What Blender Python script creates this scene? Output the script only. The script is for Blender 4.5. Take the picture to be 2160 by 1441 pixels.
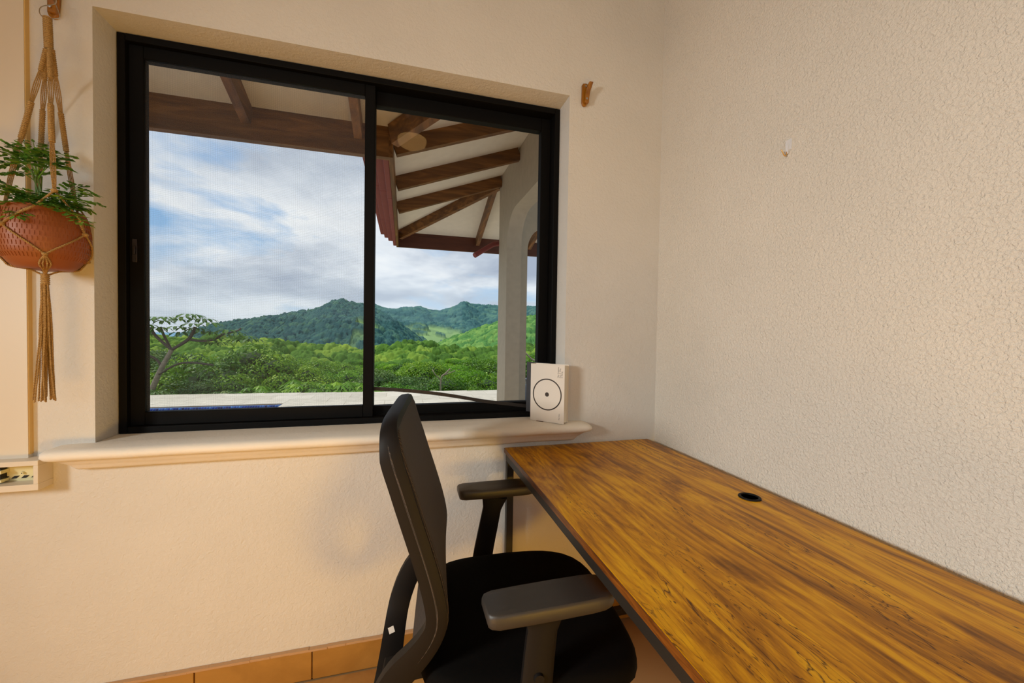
import bpy, bmesh, math, random
import numpy as np
from mathutils import Vector, Matrix, noise as mnoise
random.seed(7); rng=np.random.default_rng(7)
S=bpy.context.scene
for o in list(bpy.data.objects): bpy.data.objects.remove(o)
C=S.collection
# ---------------------------------------------------------------- camera
F=835.0; CX=1080.0; CY=720.5; H=1.19
AX=((0.96457480,0.00961495,0.26363423),(-0.26332562,-0.02540861,0.96437234),(0.01597097,-0.99963091,-0.02197664))
def ray(u,v):
    c=((u-CX)/F,(v-CY)/F,1.0); return Vector([sum(AX[i][k]*c[k] for k in range(3)) for i in range(3)])
def at(u,v,y): r=ray(u,v); t=y/r.y; return Vector((r.x*t,y,r.z*t+H))
def atz(u,v,z): r=ray(u,v); t=(z-H)/r.z; return Vector((r.x*t,r.y*t,z))
cd=bpy.data.cameras.new('camera'); cam=bpy.data.objects.new('camera',cd); C.objects.link(cam)
cd.sensor_fit='HORIZONTAL'; cd.sensor_width=36; cd.lens=36*F/2160; cd.clip_start=.02; cd.clip_end=20000
cam.matrix_world=Matrix(((AX[0][0],-AX[0][1],-AX[0][2],0),(AX[1][0],-AX[1][1],-AX[1][2],0),(AX[2][0],-AX[2][1],-AX[2][2],H),(0,0,0,1)))
S.camera=cam
# ---------------------------------------------------------------- view, sky, lights
S.view_settings.view_transform='Standard'; S.view_settings.look='None'; S.view_settings.gamma=1
S.view_settings.use_curve_mapping=False; S.view_settings.exposure=0.0

class NT:
    def __init__(s,tree): s.t=tree; s.n=tree.nodes; s.l=tree.links
    def node(s,ty,ins={},**kw):
        n=s.n.new(ty)
        for k,v in kw.items(): setattr(n,k,v)
        for k,v in ins.items():
            if hasattr(v,'is_output'): s.l.new(v,n.inputs[k])
            else: n.inputs[k].default_value=v
        return n
    def math(s,op,a,b=0.0,c=0.0,clamp=False): return s.node('ShaderNodeMath',{0:a,1:b,2:c},operation=op,use_clamp=clamp).outputs[0]
    def mix(s,f,a,b): return s.node('ShaderNodeMix',{0:f,6:a,7:b},data_type='RGBA').outputs[2]
    def ramp(s,f,stops):
        r=s.node('ShaderNodeValToRGB',{0:f}); e=r.color_ramp.elements
        while len(e)<len(stops): e.new(.5)
        for i,(p,c) in enumerate(stops): e[i].position=p; e[i].color=(c[0],c[1],c[2],1)
        return r.outputs[0]
    def noise(s,vec,scale,detail=3,rough=.5,dist=0.0): return s.node('ShaderNodeTexNoise',{'Vector':vec,'Scale':scale,'Detail':detail,'Roughness':rough,'Distortion':dist}).outputs[0]
    def mapping(s,vec,scale=(1,1,1),rot=(0,0,0),loc=(0,0,0)): return s.node('ShaderNodeMapping',{'Vector':vec,'Scale':scale,'Rotation':rot,'Location':loc}).outputs[0]
def srgb(r,g,b):
    f=lambda c:(c/255/12.92 if c/255<=.04045 else ((c/255+.055)/1.055)**2.4)
    return (f(r),f(g),f(b),1)

W=bpy.data.worlds.new('sky'); S.world=W; W.use_nodes=True; W.node_tree.nodes.clear(); w=NT(W.node_tree)
d=w.node('ShaderNodeTexCoord').outputs['Generated']
sp=w.node('ShaderNodeSeparateXYZ',{0:d}); zc=w.math('MAXIMUM',sp.outputs[2],0.0); zz=w.math('ADD',zc,.22)
pv=w.node('ShaderNodeCombineXYZ',{0:w.math('DIVIDE',sp.outputs[0],zz),1:w.math('DIVIDE',sp.outputs[1],zz),2:0.0}).outputs[0]
pv=w.mapping(pv,loc=(3.7,1.3,0))
n1=w.noise(pv,1.05,7,.55,.35); n2=w.noise(w.mapping(pv,loc=(7,4,1)),.9,5,.5,.3); n3=w.noise(w.mapping(pv,loc=(1,9,1)),2.6,6,.55,.2)
blue=w.ramp(zc,[(0,srgb(176,206,232)),(.5,srgb(88,160,228))])
shade=w.math('ADD',w.math('MULTIPLY',n2,.7),w.math('MULTIPLY',n3,.3))
cloud=w.ramp(shade,[(.38,srgb(166,178,198)),(.46,srgb(196,206,220)),(.52,srgb(224,231,240)),(.60,srgb(244,247,250))])
cov=w.math('SUBTRACT',n1,w.math('MULTIPLY',0.0,1.0)); cf=w.ramp(cov,[(.36,(0,0,0)),(.47,(1,1,1))])
col=w.mix(cf,blue,cloud)
hz=w.math('MULTIPLY',w.math('SUBTRACT',1.0,w.math('MULTIPLY',zc,7.0),clamp=True),.75)
col=w.mix(hz,col,srgb(214,226,236))
bg=w.node('ShaderNodeBackground',{'Color':col,'Strength':1.05}); w.l.new(bg.outputs[0],w.node('ShaderNodeOutputWorld').inputs[0])

def light(name,kind,loc,energy,color,to=None,**kw):
    L=bpy.data.lights.new(name,kind); L.energy=energy; L.color=color
    for k,v in kw.items(): setattr(L,k,v)
    o=bpy.data.objects.new(name,L); C.objects.link(o); o.location=loc
    if to is not None: o.rotation_euler=(Vector(to)-Vector(loc)).to_track_quat('-Z','Y').to_euler()
    return o
light('sun','SUN',(0,0,50),2.7,(1,.95,.86),to=(.60*50,-.30*50,0),angle=.02)
light('side_window_light','AREA',(-2.3,-.35,1.6),29,(.97,1.0,.97),to=(1.0,.28,.20),shape='RECTANGLE',size=.5,size_y=.5,spread=math.radians(108))
light('rear_cool_fill_light','AREA',(-.75,-2.04,2.05),13,(.66,.86,1.0),to=(-.5,1.4,2.6),shape='RECTANGLE',size=3.0,size_y=1.5,spread=math.radians(110))  # added cool fill that greys the upper window wall; no rear window exists
light('warm_corner_fill_light','AREA',(.62,-.9,.16),7,(1,.54,.05),to=(-.8,1.5,1.4),shape='DISK',size=.4,spread=math.radians(110))  # added orange fill aimed at the left window reveal; no lamp stands there
light('warm_floor_fill_light','AREA',(-.75,-.35,.20),7,(1,.50,.08),to=(-.4,1.4,.75),shape='DISK',size=.55)  # added low orange fill warming the wall below the sill

# ---------------------------------------------------------------- helpers
def mat(name): 
    m=bpy.data.materials.new(name); m.use_nodes=True; m.node_tree.nodes.clear(); t=NT(m.node_tree)
    p=t.node('ShaderNodeBsdfPrincipled'); o=t.node('ShaderNodeOutputMaterial'); t.l.new(p.outputs[0],o.inputs[0]); return m,t,p
def simple(name,c,rough=.6,metal=0,bump=None,var=0,spec=.5):
    m,t,p=mat(name); p.inputs['Roughness'].default_value=rough; p.inputs['Metallic'].default_value=metal
    p.inputs['Specular IOR Level'].default_value=spec
    oc=t.node('ShaderNodeTexCoord').outputs['Object']; c=tuple(c)
    if var:
        n=t.noise(oc,14,4,.6); lo=tuple(x*(1-var) for x in c[:3])+(1,); hi=tuple(min(1,x*(1+var)) for x in c[:3])+(1,)
        t.l.new(t.ramp(n,[(.3,lo),(.7,hi)]),p.inputs['Base Color'])
    else: p.inputs['Base Color'].default_value=c
    if bump:
        sc,st,di=bump; n=t.noise(oc,sc,4,.6)
        t.l.new(t.node('ShaderNodeBump',{'Height':n,'Strength':st,'Distance':di}).outputs[0],p.inputs['Normal'])
    return m
class MB:
    def __init__(s): s.v=[]; s.f=[]
    def add(s,vs,fs): b=len(s.v); s.v+= [tuple(v) for v in vs]; s.f+=[tuple(i+b for i in f) for f in fs]; return s
    def box(s,x0,x1,y0,y1,z0,z1,M=None):
        vs=[Vector((x,y,z)) for z in (z0,z1) for y in (y0,y1) for x in (x0,x1)]
        if M: vs=[M@v for v in vs]
        return s.add(vs,[(0,2,3,1),(4,5,7,6),(0,1,5,4),(2,6,7,3),(0,4,6,2),(1,3,7,5)])
    def bar(s,a,b,wd,hd,up=(0,0,1)):   # beam from a to b, wd across, hd in the up direction (centred)
        a=Vector(a); b=Vector(b); t=(b-a).normalized(); u=Vector(up); sd=t.cross(u).normalized(); u=sd.cross(t)
        vs=[p+sd*i*wd/2+u*j*hd/2 for p in (a,b) for i,j in ((-1,-1),(1,-1),(1,1),(-1,1))]
        return s.add(vs,[(0,1,2,3),(7,6,5,4),(0,4,5,1),(1,5,6,2),(2,6,7,3),(3,7,4,0)])
    def tube(s,pts,r,n=8,cap=True,closed=False,twist=0):
        pts=[Vector(p) for p in pts]; k=len(pts); rr=r if hasattr(r,'__len__') else [r]*k
        vs=[]; ref=None
        for i,p in enumerate(pts):
            if closed: t=(pts[(i+1)%k]-pts[i-1]).normalized()
            else: t=(pts[min(i+1,k-1)]-pts[max(i-1,0)]).normalized()
            if ref is None: ref=t.orthogonal().normalized()
            ref=(ref-t*ref.dot(t)).normalized(); b=t.cross(ref)
            for j in range(n):
                a=2*math.pi*j/n; vs.append(p+(ref*math.cos(a)+b*math.sin(a))*rr[i])
        fs=[]
        for i in range(k if closed else k-1):
            for j in range(n): i2=(i+1)%k; fs.append((i*n+j,i*n+(j+1)%n,i2*n+(j+1)%n,i2*n+j))
        if cap and not closed: fs+=[tuple(range(n-1,-1,-1)),tuple(range((k-1)*n,k*n))]
        return s.add(vs,fs)
    def lathe(s,prof,n=32,c=(0,0,0)):
        c=Vector(c); vs=[]; fs=[]; k=len(prof)
        for r,z in prof:
            for j in range(n): a=2*math.pi*j/n; vs.append(c+Vector((r*math.cos(a),r*math.sin(a),z)))
        for i in range(k-1):
            for j in range(n): fs.append((i*n+j,i*n+(j+1)%n,(i+1)*n+(j+1)%n,(i+1)*n+j))
        if prof[0][0]>1e-5: fs.append(tuple(range(n-1,-1,-1)))
        if prof[-1][0]>1e-5: fs.append(tuple(range((k-1)*n,k*n)))
        return s.add(vs,fs)
    def prism(s,poly,d,plane='xz',o=0.0):   # polygon in a plane extruded along the third axis from o to o+d
        def P(a,b,c): return {'xz':(a,c,b),'yz':(c,a,b),'xy':(a,b,c)}[plane]
        n=len(poly); vs=[P(a,b,o) for a,b in poly]+[P(a,b,o+d) for a,b in poly]
        return s.add(vs,[tuple(range(n)),tuple(range(2*n-1,n-1,-1))]+[(i,i+n,(i+1)%n+n,(i+1)%n) for i in range(n)])
    def build(s,name,m,parent=None,smooth=False,bevel=0,loc=None,seg=2):
        me=bpy.data.meshes.new(name); me.from_pydata(s.v,[],s.f); 
        bm=bmesh.new(); bm.from_mesh(me); bmesh.ops.recalc_face_normals(bm,faces=bm.faces)
        if loc is not None: bmesh.ops.translate(bm,verts=bm.verts,vec=-Vector(loc))
        if smooth:
            for f in bm.faces: f.smooth=True
        bm.to_mesh(me); bm.free()
        if smooth and smooth is not True: me.set_sharp_from_angle(angle=math.radians(smooth))
        o=bpy.data.objects.new(name,me); C.objects.link(o); me.materials.append(m)
        if loc is not None: o.location=loc
        if parent is not None:
            o.parent=parent
        if bevel:
            b=o.modifiers.new('bevel','BEVEL'); b.width=bevel; b.segments=seg; b.limit_method='ANGLE'; b.angle_limit=math.radians(35)
            if smooth is False:
                for f in me.polygons: f.use_smooth=True
                me.set_sharp_from_angle(angle=math.radians(35))
        return o
def tag(o,label=None,cat=None,group=None,kind=None):
    if label: o['label']=label
    if cat: o['category']=cat
    if group: o['group']=group
    if kind: o['kind']=kind
    return o
def thing(name,loc,label,cat,group=None,kind=None):
    o=bpy.data.objects.new(name,None); C.objects.link(o); o.location=loc; o.empty_display_size=.05; return tag(o,label,cat,group,kind)
def fastmesh(name,V,Fc,m,parent=None,val=None,col=None,smooth=False):
    me=bpy.data.meshes.new(name); V=np.asarray(V,np.float32); Fc=np.asarray(Fc,np.int32); k=Fc.shape[1]
    me.vertices.add(len(V)); me.vertices.foreach_set('co',V.ravel()); me.loops.add(Fc.size); me.loops.foreach_set('vertex_index',Fc.ravel())
    me.polygons.add(len(Fc)); me.polygons.foreach_set('loop_start',np.arange(0,Fc.size,k,dtype=np.int32)); me.polygons.foreach_set('loop_total',np.full(len(Fc),k,np.int32))
    if smooth: me.polygons.foreach_set('use_smooth',np.ones(len(Fc),bool))
    me.update(calc_edges=True)
    if val is not None: a=me.attributes.new('tint','FLOAT','POINT'); a.data.foreach_set('value',np.asarray(val,np.float32))
    if col is not None: a=me.attributes.new('tone','FLOAT','POINT'); a.data.foreach_set('value',np.asarray(col,np.float32))
    me.materials.append(m); o=bpy.data.objects.new(name,me); C.objects.link(o)
    if parent is not None: o.parent=parent
    return o

# ---------------------------------------------------------------- materials
def plaster(name,c,amp,scale,fine):
    m,t,p=mat(name); oc=t.node('ShaderNodeTexCoord').outputs['Object']; p.inputs['Roughness'].default_value=.8; p.inputs['Specular IOR Level'].default_value=.3
    n=t.noise(oc,2.2,4,.6); a=tuple(x*.95 for x in c[:3])+(1,); b=tuple(min(1,x*1.04) for x in c[:3])+(1,)
    t.l.new(t.ramp(n,[(.3,a),(.7,b)]),p.inputs['Base Color'])
    h=t.math('ADD',t.noise(oc,scale,3,.55,.6),t.math('MULTIPLY',t.noise(oc,fine,3,.6),.35))
    t.l.new(t.node('ShaderNodeBump',{'Height':h,'Strength':1.0,'Distance':amp}).outputs[0],p.inputs['Normal']); return m
M_wall=plaster('cream smooth plaster',(.68,.64,.575,1),.0020,80,240)
M_wallR=plaster('cream rough plaster',(.76,.70,.61,1),.0050,150,330)
M_sill=plaster('cream painted sill',(.84,.77,.66,1),.0010,40,200)
M_ceil=simple('warm bounce ceiling',(.50,.38,.18,1),.7)  # unseen ceiling, brown chosen to warm the bounced light
M_ochre=plaster('ochre bounce plaster',(.72,.47,.17,1),.0012,70,220)  # for the unseen walls, ochre chosen to turn the bounce orange
M_frame=simple('black aluminium',(.003,.0025,.002,1),.6,0,None,0,.12)
M_seal=simple('black rubber',(.022,.015,.010,1),.6)
M_ext=simple('exterior painted render',srgb(178,166,146),.85,0,(60,.3,.003),.06)
M_soffit=simple('soffit board',srgb(230,222,208),.9,0,None,.04)
M_maroon=simple('maroon painted metal',srgb(136,64,62),.65,0,(30,.2,.002),.1)
def wood(name,stops,scale,axis,rough=.55,bumpd=.001):
    m,t,p=mat(name); oc=t.node('ShaderNodeTexCoord').outputs['Object']; p.inputs['Roughness'].default_value=rough
    sc={'x':(1,9,9),'y':(9,1,9),'z':(9,9,1)}[axis]
    v=t.mapping(oc,tuple(k*scale for k in sc)); n=t.noise(v,1.0,6,.62,.8)
    t.l.new(t.ramp(n,stops),p.inputs['Base Color'])
    t.l.new(t.node('ShaderNodeBump',{'Height':n,'Strength':.4,'Distance':bumpd}).outputs[0],p.inputs['Normal']); return m
B1=[(.3,srgb(76,46,20)),(.5,srgb(112,72,32)),(.7,srgb(150,102,50))]
M_beamX=wood('stained beam wood along x',B1,1.6,'x'); M_beamY=wood('stained beam wood along y',B1,1.6,'y')
M_fascia=wood('dark fascia wood',[(.3,srgb(66,30,20)),(.6,srgb(96,50,34))],1.5,'x')
M_hookwood=wood('varnished hook wood',[(.3,srgb(104,58,6)),(.7,srgb(186,122,28))],6,'z',.3)
M_screw=simple('screw steel',(.6,.58,.55,1),.3,1)
M_white=simple('ivory plastic',(.72,.64,.52,1),.45)
M_ivory=simple('yellowed plastic',(.72,.66,.38,1),.5)
M_dark=simple('dark gap',(.01,.008,.006,1),.7)
M_blk=simple('black powder coated steel',(.018,.015,.012,1),.4)
M_plas=simple('charcoal moulded plastic',(.010,.008,.007,1),.55,0,(900,.25,.0004),0,.15)
M_pad=simple('grey soft armrest pad',(.034,.029,.025,1),.46,0,(1100,.35,.0004))

# desk wood
m,t,p=mat('laminate desk wood'); oc=t.node('ShaderNodeTexCoord').outputs['Object']
sx=t.node('ShaderNodeSeparateXYZ',{0:oc}); strip=t.math('FLOOR',t.math('MULTIPLY',t.math('ADD',sx.outputs[0],t.math('MULTIPLY',t.noise(oc,3,2),.03)),8.5))
off=t.node('ShaderNodeCombineXYZ',{0:t.math('MULTIPLY',strip,0.0),1:t.math('MULTIPLY',strip,1.7),2:t.math('MULTIPLY',strip,3.1)}).outputs[0]
wv=t.node('ShaderNodeVectorMath',{0:oc,1:off},operation='ADD').outputs[0]
v=t.mapping(wv,(8,1.7,4)); big=t.noise(v,1.0,7,.66,2.2)
grain=t.noise(t.mapping(wv,(150,5,20)),1.0,3,.6,1.2)
rings=t.node('ShaderNodeTexWave',{'Vector':t.mapping(wv,(1,.10,1)),'Scale':13.0,'Distortion':9.0,'Detail':4.0,'Detail Scale':1.6,'Detail Roughness':.65},bands_direction='X').outputs[1]
mixv=t.math('ADD',t.math('MULTIPLY',big,.80),t.math('ADD',t.math('MULTIPLY',grain,.14),t.math('MULTIPLY',rings,.06)))
c0=t.ramp(mixv,[(.34,srgb(116,70,0)),(.43,srgb(160,102,0)),(.51,srgb(198,134,0)),(.60,srgb(224,164,6))])
vn=t.node('ShaderNodeSeparateXYZ',{0:t.mapping(wv,(1,1,1))})
kn=t.noise(t.mapping(wv,(22,3.2,6),loc=(3,3,3)),1.0,2.5,.6,2.6); vein=t.ramp(kn,[(.485,(0,0,0)),(.5,(1,1,1)),(.515,(0,0,0))])
msk=t.ramp(t.noise(t.mapping(wv,(6,1.6,3),loc=(5,1,0)),1.0,3),[(.46,(0,0,0)),(.56,(1,1,1))])
vf=t.math('MULTIPLY',t.math('MULTIPLY',vein,msk),.95)
c1=t.mix(vf,c0,srgb(62,28,4)); t.l.new(c1,p.inputs['Base Color'])
p.inputs['Roughness'].default_value=.34; p.inputs['Specular IOR Level'].default_value=.22
t.l.new(t.node('ShaderNodeBump',{'Height':grain,'Strength':.15,'Distance':.0006}).outputs[0],p.inputs['Normal']); M_desk=m
M_edge=wood('desk edge band',[(.3,srgb(70,34,8)),(.7,srgb(136,78,22))],14,'y',.35)

# ceramic tiles
def tilemat(name,a,b):
    m,t,p=mat(name); oc=t.node('ShaderNodeTexCoord').outputs['Object']; p.inputs['Roughness'].default_value=.45
    ri=t.node('ShaderNodeObjectInfo').outputs['Random']; n=t.noise(oc,5,5,.65,.5)
    f=t.math('ADD',t.math('MULTIPLY',n,.8),t.math('MULTIPLY',ri,.2)); t.l.new(t.ramp(f,[(.3,a),(.7,b)]),p.inputs['Base Color']); return m
M_skirt=tilemat('ochre skirting tile',srgb(146,102,42),srgb(180,132,62))
M_floor=tilemat('terracotta floor tile',srgb(168,116,58),srgb(206,160,92))
M_grout=simple('grout',srgb(176,136,88),.9)
M_deck=tilemat('travertine slab',srgb(190,180,158),srgb(222,212,192))

# glass and insect screen
m=bpy.data.materials.new('window glass'); m.use_nodes=True; m.node_tree.nodes.clear(); t=NT(m.node_tree)
tr=t.node('ShaderNodeBsdfTransparent',{'Color':(.985,.99,.985,1)}); gl=t.node('ShaderNodeBsdfGlossy',{'Roughness':.0})
fr=t.node('ShaderNodeFresnel',{'IOR':1.33}); mx=t.node('ShaderNodeMixShader',{0:t.math('MULTIPLY',fr.outputs[0],.35)}); t.l.new(tr.outputs[0],mx.inputs[1]); t.l.new(gl.outputs[0],mx.inputs[2])
t.l.new(mx.outputs[0],t.node('ShaderNodeOutputMaterial').inputs[0]); M_glass=m
m=bpy.data.materials.new('insect screen mesh'); m.use_nodes=True; m.node_tree.nodes.clear(); t=NT(m.node_tree)
oc=t.node('ShaderNodeTexCoord').outputs['Object']; s3=t.node('ShaderNodeSeparateXYZ',{0:oc})
wx=t.math('POWER',t.math('ABSOLUTE',t.math('SINE',t.math('MULTIPLY',s3.outputs[0],1050.0))),12.0); wz=t.math('POWER',t.math('ABSOLUTE',t.math('SINE',t.math('MULTIPLY',s3.outputs[2],1050.0))),12.0)
tr=t.node('ShaderNodeBsdfTransparent'); df=t.node('ShaderNodeBsdfDiffuse',{'Color':(.16,.17,.20,1)}); mx=t.node('ShaderNodeMixShader',{0:t.math('MULTIPLY',t.math('MAXIMUM',wx,wz),.20)})
t.l.new(tr.outputs[0],mx.inputs[1]); t.l.new(df.outputs[0],mx.inputs[2]); t.l.new(mx.outputs[0],t.node('ShaderNodeOutputMaterial').inputs[0]); M_screen=m

# ---------------------------------------------------------------- the room
Y0=1.46; Y1=1.70; XR=1.035; XL=-2.45; YB=-2.1; ZC=2.95
OX0,OX1,OZ0,OZ1=-.8855,.618,.80,2.123
def struct(o): o['kind']='structure'; return o
w_=MB(); w_.box(XL-.15,OX0,Y0,Y1,0,3.3); w_.box(OX1,XR+.15,Y0,Y1,0,3.3); w_.box(OX0,OX1,Y0,Y1,OZ1,3.3); w_.box(OX0,OX1,Y0,Y1,0,OZ0)
bmw=w_.build('wall_back',M_wall); struct(bmw)
bm=bmesh.new(); bm.from_mesh(bmw.data); bmesh.ops.remove_doubles(bm,verts=bm.verts,dist=.0001)
es=[e for e in bm.edges if all(abs(v.co.y-Y0)<1e-4 for v in e.verts) and all(OX0-.001<=v.co.x<=OX1+.001 and OZ0<=v.co.z<=OZ1+.001 for v in e.verts)]
bm.to_mesh(bmw.data); bm.free()
struct(MB().box(XR,XR+.15,YB,Y0,0,3.3).build('wall_right',M_wallR))
struct(MB().box(XL-.15,XL,YB,Y0,0,3.3).build('wall_left',M_ochre))
struct(MB().box(XL-.15,XR+.15,YB-.15,YB,0,3.3).build('wall_front',M_ochre))
struct(MB().box(XL-.15,XR+.15,YB-.15,Y0,ZC,ZC+.1).build('ceiling',M_ceil))
fl=struct(MB().box(XL-.15,XR+.15,YB-.15,Y1,-.12,-.008).build('floor',M_grout))
T=.34; g=.004
base=None
def piece(name,mb,m,parent,cache={},loc=(0,0,0),bevel=.002):
    key=name+m.name
    o=bpy.data.objects.new(name,cache[key]) if key in cache else None
    if o is None:
        o=mb.build(name,m,parent,bevel=0); cache[key]=o.data
    else: C.objects.link(o); o.parent=parent
    o.location=loc
    if bevel: b=o.modifiers.new('bevel','BEVEL'); b.width=bevel; b.segments=1
    return o
tile=MB().box(g,T-g,g,T-g,-.01,0)
nx=10
for i in range(nx):
    for j in range(6):
        x=-2.42+i*T+.06; y=1.448-(j+1)*T
        if x+T>XR: continue
        piece('floor_tile',tile,M_floor,fl,loc=(x,y,0))
for j in range(6):   # cut tiles beside the right wall
    xx=-2.42+nx*T+.06
    if xx+.02<XR: MB().box(xx+g,XR-.012,1.448-(j+1)*T+g,1.448-j*T-g,-.01,0).build('floor_tile',M_floor,fl)
bb=struct(MB().box(XL,XR,Y0-.004,Y0-.0005,0,.1).build('baseboard_back',M_grout))
for i in range(11):
    x0=-.29+ (i-7)*T; x1=min(x0+T,XR-.001)
    if x0<XL: x0=XL+.001
    if x1-x0<.03: continue
    o=MB().box(x0+.002,x1-.002,Y0-.014,Y0-.003,.002,.100).build('skirting_tile',M_skirt,bb,bevel=.0015)
bt=MB()
N=60
for k in range(N):
    xa=XL+(XR-XL)*k/N; xb=XL+(XR-XL)*(k+1)/N
    bt.box(xa,xb,Y0-.014-random.random()*.003,Y0-.001,.100,.106+random.random()*.002)
bt.build('mortar_bead',simple('rough mortar',srgb(190,150,108),.95,0,(200,.5,.002)),bb)
br=struct(MB().box(XR-.004,XR-.0005,YB,Y0-.016,0,.1).build('baseboard_right',M_grout))
for i in range(10):
    y1=Y0-.018-i*T; MB().box(XR-.014,XR-.003,y1-T+.004,y1,.002,.100).build('skirting_tile',M_skirt,br,bevel=.0015)

# sill: one moulded profile returned at both ends
prof=[(-.09,.8425),(.0,.8425),(.055,.8405),(.068,.836),(.075,.829),(.076,.820),(.071,.812),(.062,.807),(.056,.805),(.050,.799),(.040,.790),(.034,.785),(.030,.778),(.022,.771),(.0,.768)]
def sillring(pj,z):
    a=-.905;b=.640
    if pj<0: return [(OX0,Y0-pj,z),(OX0,Y0,z),(OX1,Y0,z),(OX1,Y0-pj,z)]
    return None
V=[];Fs=[];rows=[]
for pj,z in prof[1:]:
    a=-.905-pj; b=.640+pj; r=min(pj,.03); pts=[(a,Y0,z)]
    for k in range(5): th=math.pi/2*k/4; pts.append((a+r*(1-math.cos(th)),Y0-pj+r*(1-math.sin(th)),z))
    for q in range(1,30): pts.append((a+r+(b-a-2*r)*q/30,Y0-pj,z))
    for k in range(4,-1,-1): th=math.pi/2*k/4; pts.append((b-r*(1-math.cos(th)),Y0-pj+r*(1-math.sin(th)),z))
    pts.append((b,Y0,z))
    jit=[(p[0],p[1]+(mnoise.noise(Vector((p[0]*9,z*40,1)))*.0014 if pj>.02 else 0),p[2]+(mnoise.noise(Vector((p[0]*7,z*50,5)))*.0016 if pj>.02 else 0)) for p in pts]
    rows.append(jit)
n=len(rows[0]); sl=MB(); vs=[v for r in rows for v in r]; fs=[]
for i in range(len(rows)-1):
    for j in range(n-1): fs.append((i*n+j,i*n+j+1,(i+1)*n+j+1,(i+1)*n+j))
fs.append(tuple(range(n)));
sl.add(vs,fs); sl.box(OX0+.001,OX1-.001,Y0-.001,1.60,.80,.8425)
o=sl.build('trim_1',M_sill,smooth=50); o['kind']='structure'; o['label']='cream moulded plaster window sill'

# window
win=bpy.data.objects.new('window_1',None); C.objects.link(win); win['kind']='structure'; win['label']='black aluminium sliding window with two panes'
yf=1.556
def rect_frame(x0,x1,z0,z1,wl,wr,wb,wt,y0,y1):
    return MB().box(x0,x0+wl,y0,y1,z0,z1).box(x1-wr,x1,y0,y1,z0,z1).box(x0+wl,x1-wr,y0,y1,z0,z0+wb).box(x0+wl,x1-wr,y0,y1,z1-wt,z1)
rect_frame(OX0+.002,OX1-.001,.843,2.120,.022,.022,.022,.022,yf,1.68).build('outer_frame',M_frame,win,bevel=.002)
rect_frame(OX0+.024,-.110,.865,2.098,.040,.036,.044,.040,1.572,1.598).build('sliding_sash',M_frame,win,bevel=.002)
rect_frame(-.140,OX1-.023,.865,2.098,.030,.042,.034,.052,1.604,1.640).build('fixed_sash',M_frame,win,bevel=.002)
MB().box(OX0+.024,OX1-.023,1.6,1.603,.865,.871).box(OX0+.024,OX1-.023,1.645,1.66,.865,.875).build('track',M_frame,win)
MB().box(-.823,-.145,1.588,1.590,.905,2.062).build('pane',M_glass,win)
MB().box(-.112,.555,1.622,1.624,.895,2.050).build('pane',M_glass,win)
tag(MB().box(-.823,-.145,1.5825,1.5835,.905,2.062).build('insect_screen',M_screen,win),'fine insect screen over left pane')
lt=MB().box(-.851,-.838,1.566,1.573,1.40,1.475); lt.box(-.848,-.841,1.562,1.568,1.425,1.45)
lt.build('latch',simple('latch dark metal',(.03,.025,.03,1),.3,.5),win,bevel=.001)

# sagging rubber seal in right pane
pts=[]
kp=[(780,820),(830,822),(900,828),(960,836),(1020,846),(1080,853),(1128,859)]
sm=MB(); P=[at(u,v,1.596 if i<5 else 1.600) for i,(u,v) in enumerate(kp)]
def spline(P,n=8):
    P=[Vector(p) for p in P]; out=[]
    for i in range(len(P)-1):
        a=P[max(i-1,0)];b=P[i];c=P[i+1];d_=P[min(i+2,len(P)-1)]
        for k in range(n):
            t=k/n; out.append(.5*((2*b)+(c-a)*t+(2*a-5*b+4*c-d_)*t*t+(3*b-a-3*c+d_)*t**3))
    out.append(P[-1]); return out
sp_=spline(P,6)
for a,b in zip(sp_[:-1],sp_[1:]): sm.bar(a,b+(b-a)*.06,.006,.013)
tag(sm.build('rubber_seal',M_seal,smooth=40),'black rubber seal strip hanging loose across the right pane','seal')

# pilaster cover and cable box on the left
pil=struct(MB().box(XL,-1.031,1.445,Y0,.811,ZC).build('trim_2',M_white)); pil['label']='flat ivory cover panel left of window'
MB().box(-1.031,-1.029,1.447,Y0,.82,ZC).build('edge_strip',simple('ochre edge strip',srgb(214,178,112),.7),pil)  # thin ochre strip along the cover panel's side face
cb=thing('cable_box',(-1.3,1.435,.727),'open ivory plastic cable box under the left cover panel, beside sill end','box')
def rel(mb,name,m,par,**k):
    o=mb.build(name,m,par,**k); o.location=(0,0,0) if par.parent else -par.location; return o
b=MB(); x0,x1=-1.62,-.985
b.box(x0,x1,1.41,Y0,.727,.745).box(x0,x1,1.41,Y0,.797,.811).box(-.996,x1,1.41,Y0,.745,.797).box(x0,x0+.012,1.41,Y0,.745,.797)
rel(b,'housing',M_white,cb,bevel=.001)
bp=rel(MB().box(x0+.012,-.996,1.450,1.459,.745,.797),'back_plate',M_ivory,cb)
for i in range(6):
    xx=-1.016-.022*i
    M_=Matrix.Translation((xx,1.449,.757))@Matrix.Shear('XY',4,(0,0)) 
    o=MB().add([(xx-.012,1.4485,.753),(xx-.001,1.4485,.753),(xx+.006,1.4485,.760),(xx-.005,1.4485,.760),(xx-.012,1.451,.753),(xx-.001,1.451,.753),(xx+.006,1.451,.760),(xx-.005,1.451,.760)],[(0,1,2,3),(7,6,5,4),(0,4,5,1),(1,5,6,2),(2,6,7,3),(3,7,4,0)])
    o=rel(o,'slot',M_dark,cb)
for xx,zz_ in ((-1.045,.768),(-1.004,.778)):
    o=MB().tube([(xx,1.444,zz_),(xx,1.451,zz_)],.0035,12); sb_=rel(o,'screw_boss',M_ivory,cb); rel(MB().tube([(xx,1.4435,zz_),(xx,1.446,zz_)],.0015,8),'screw_hole',M_dark,sb_)
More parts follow.
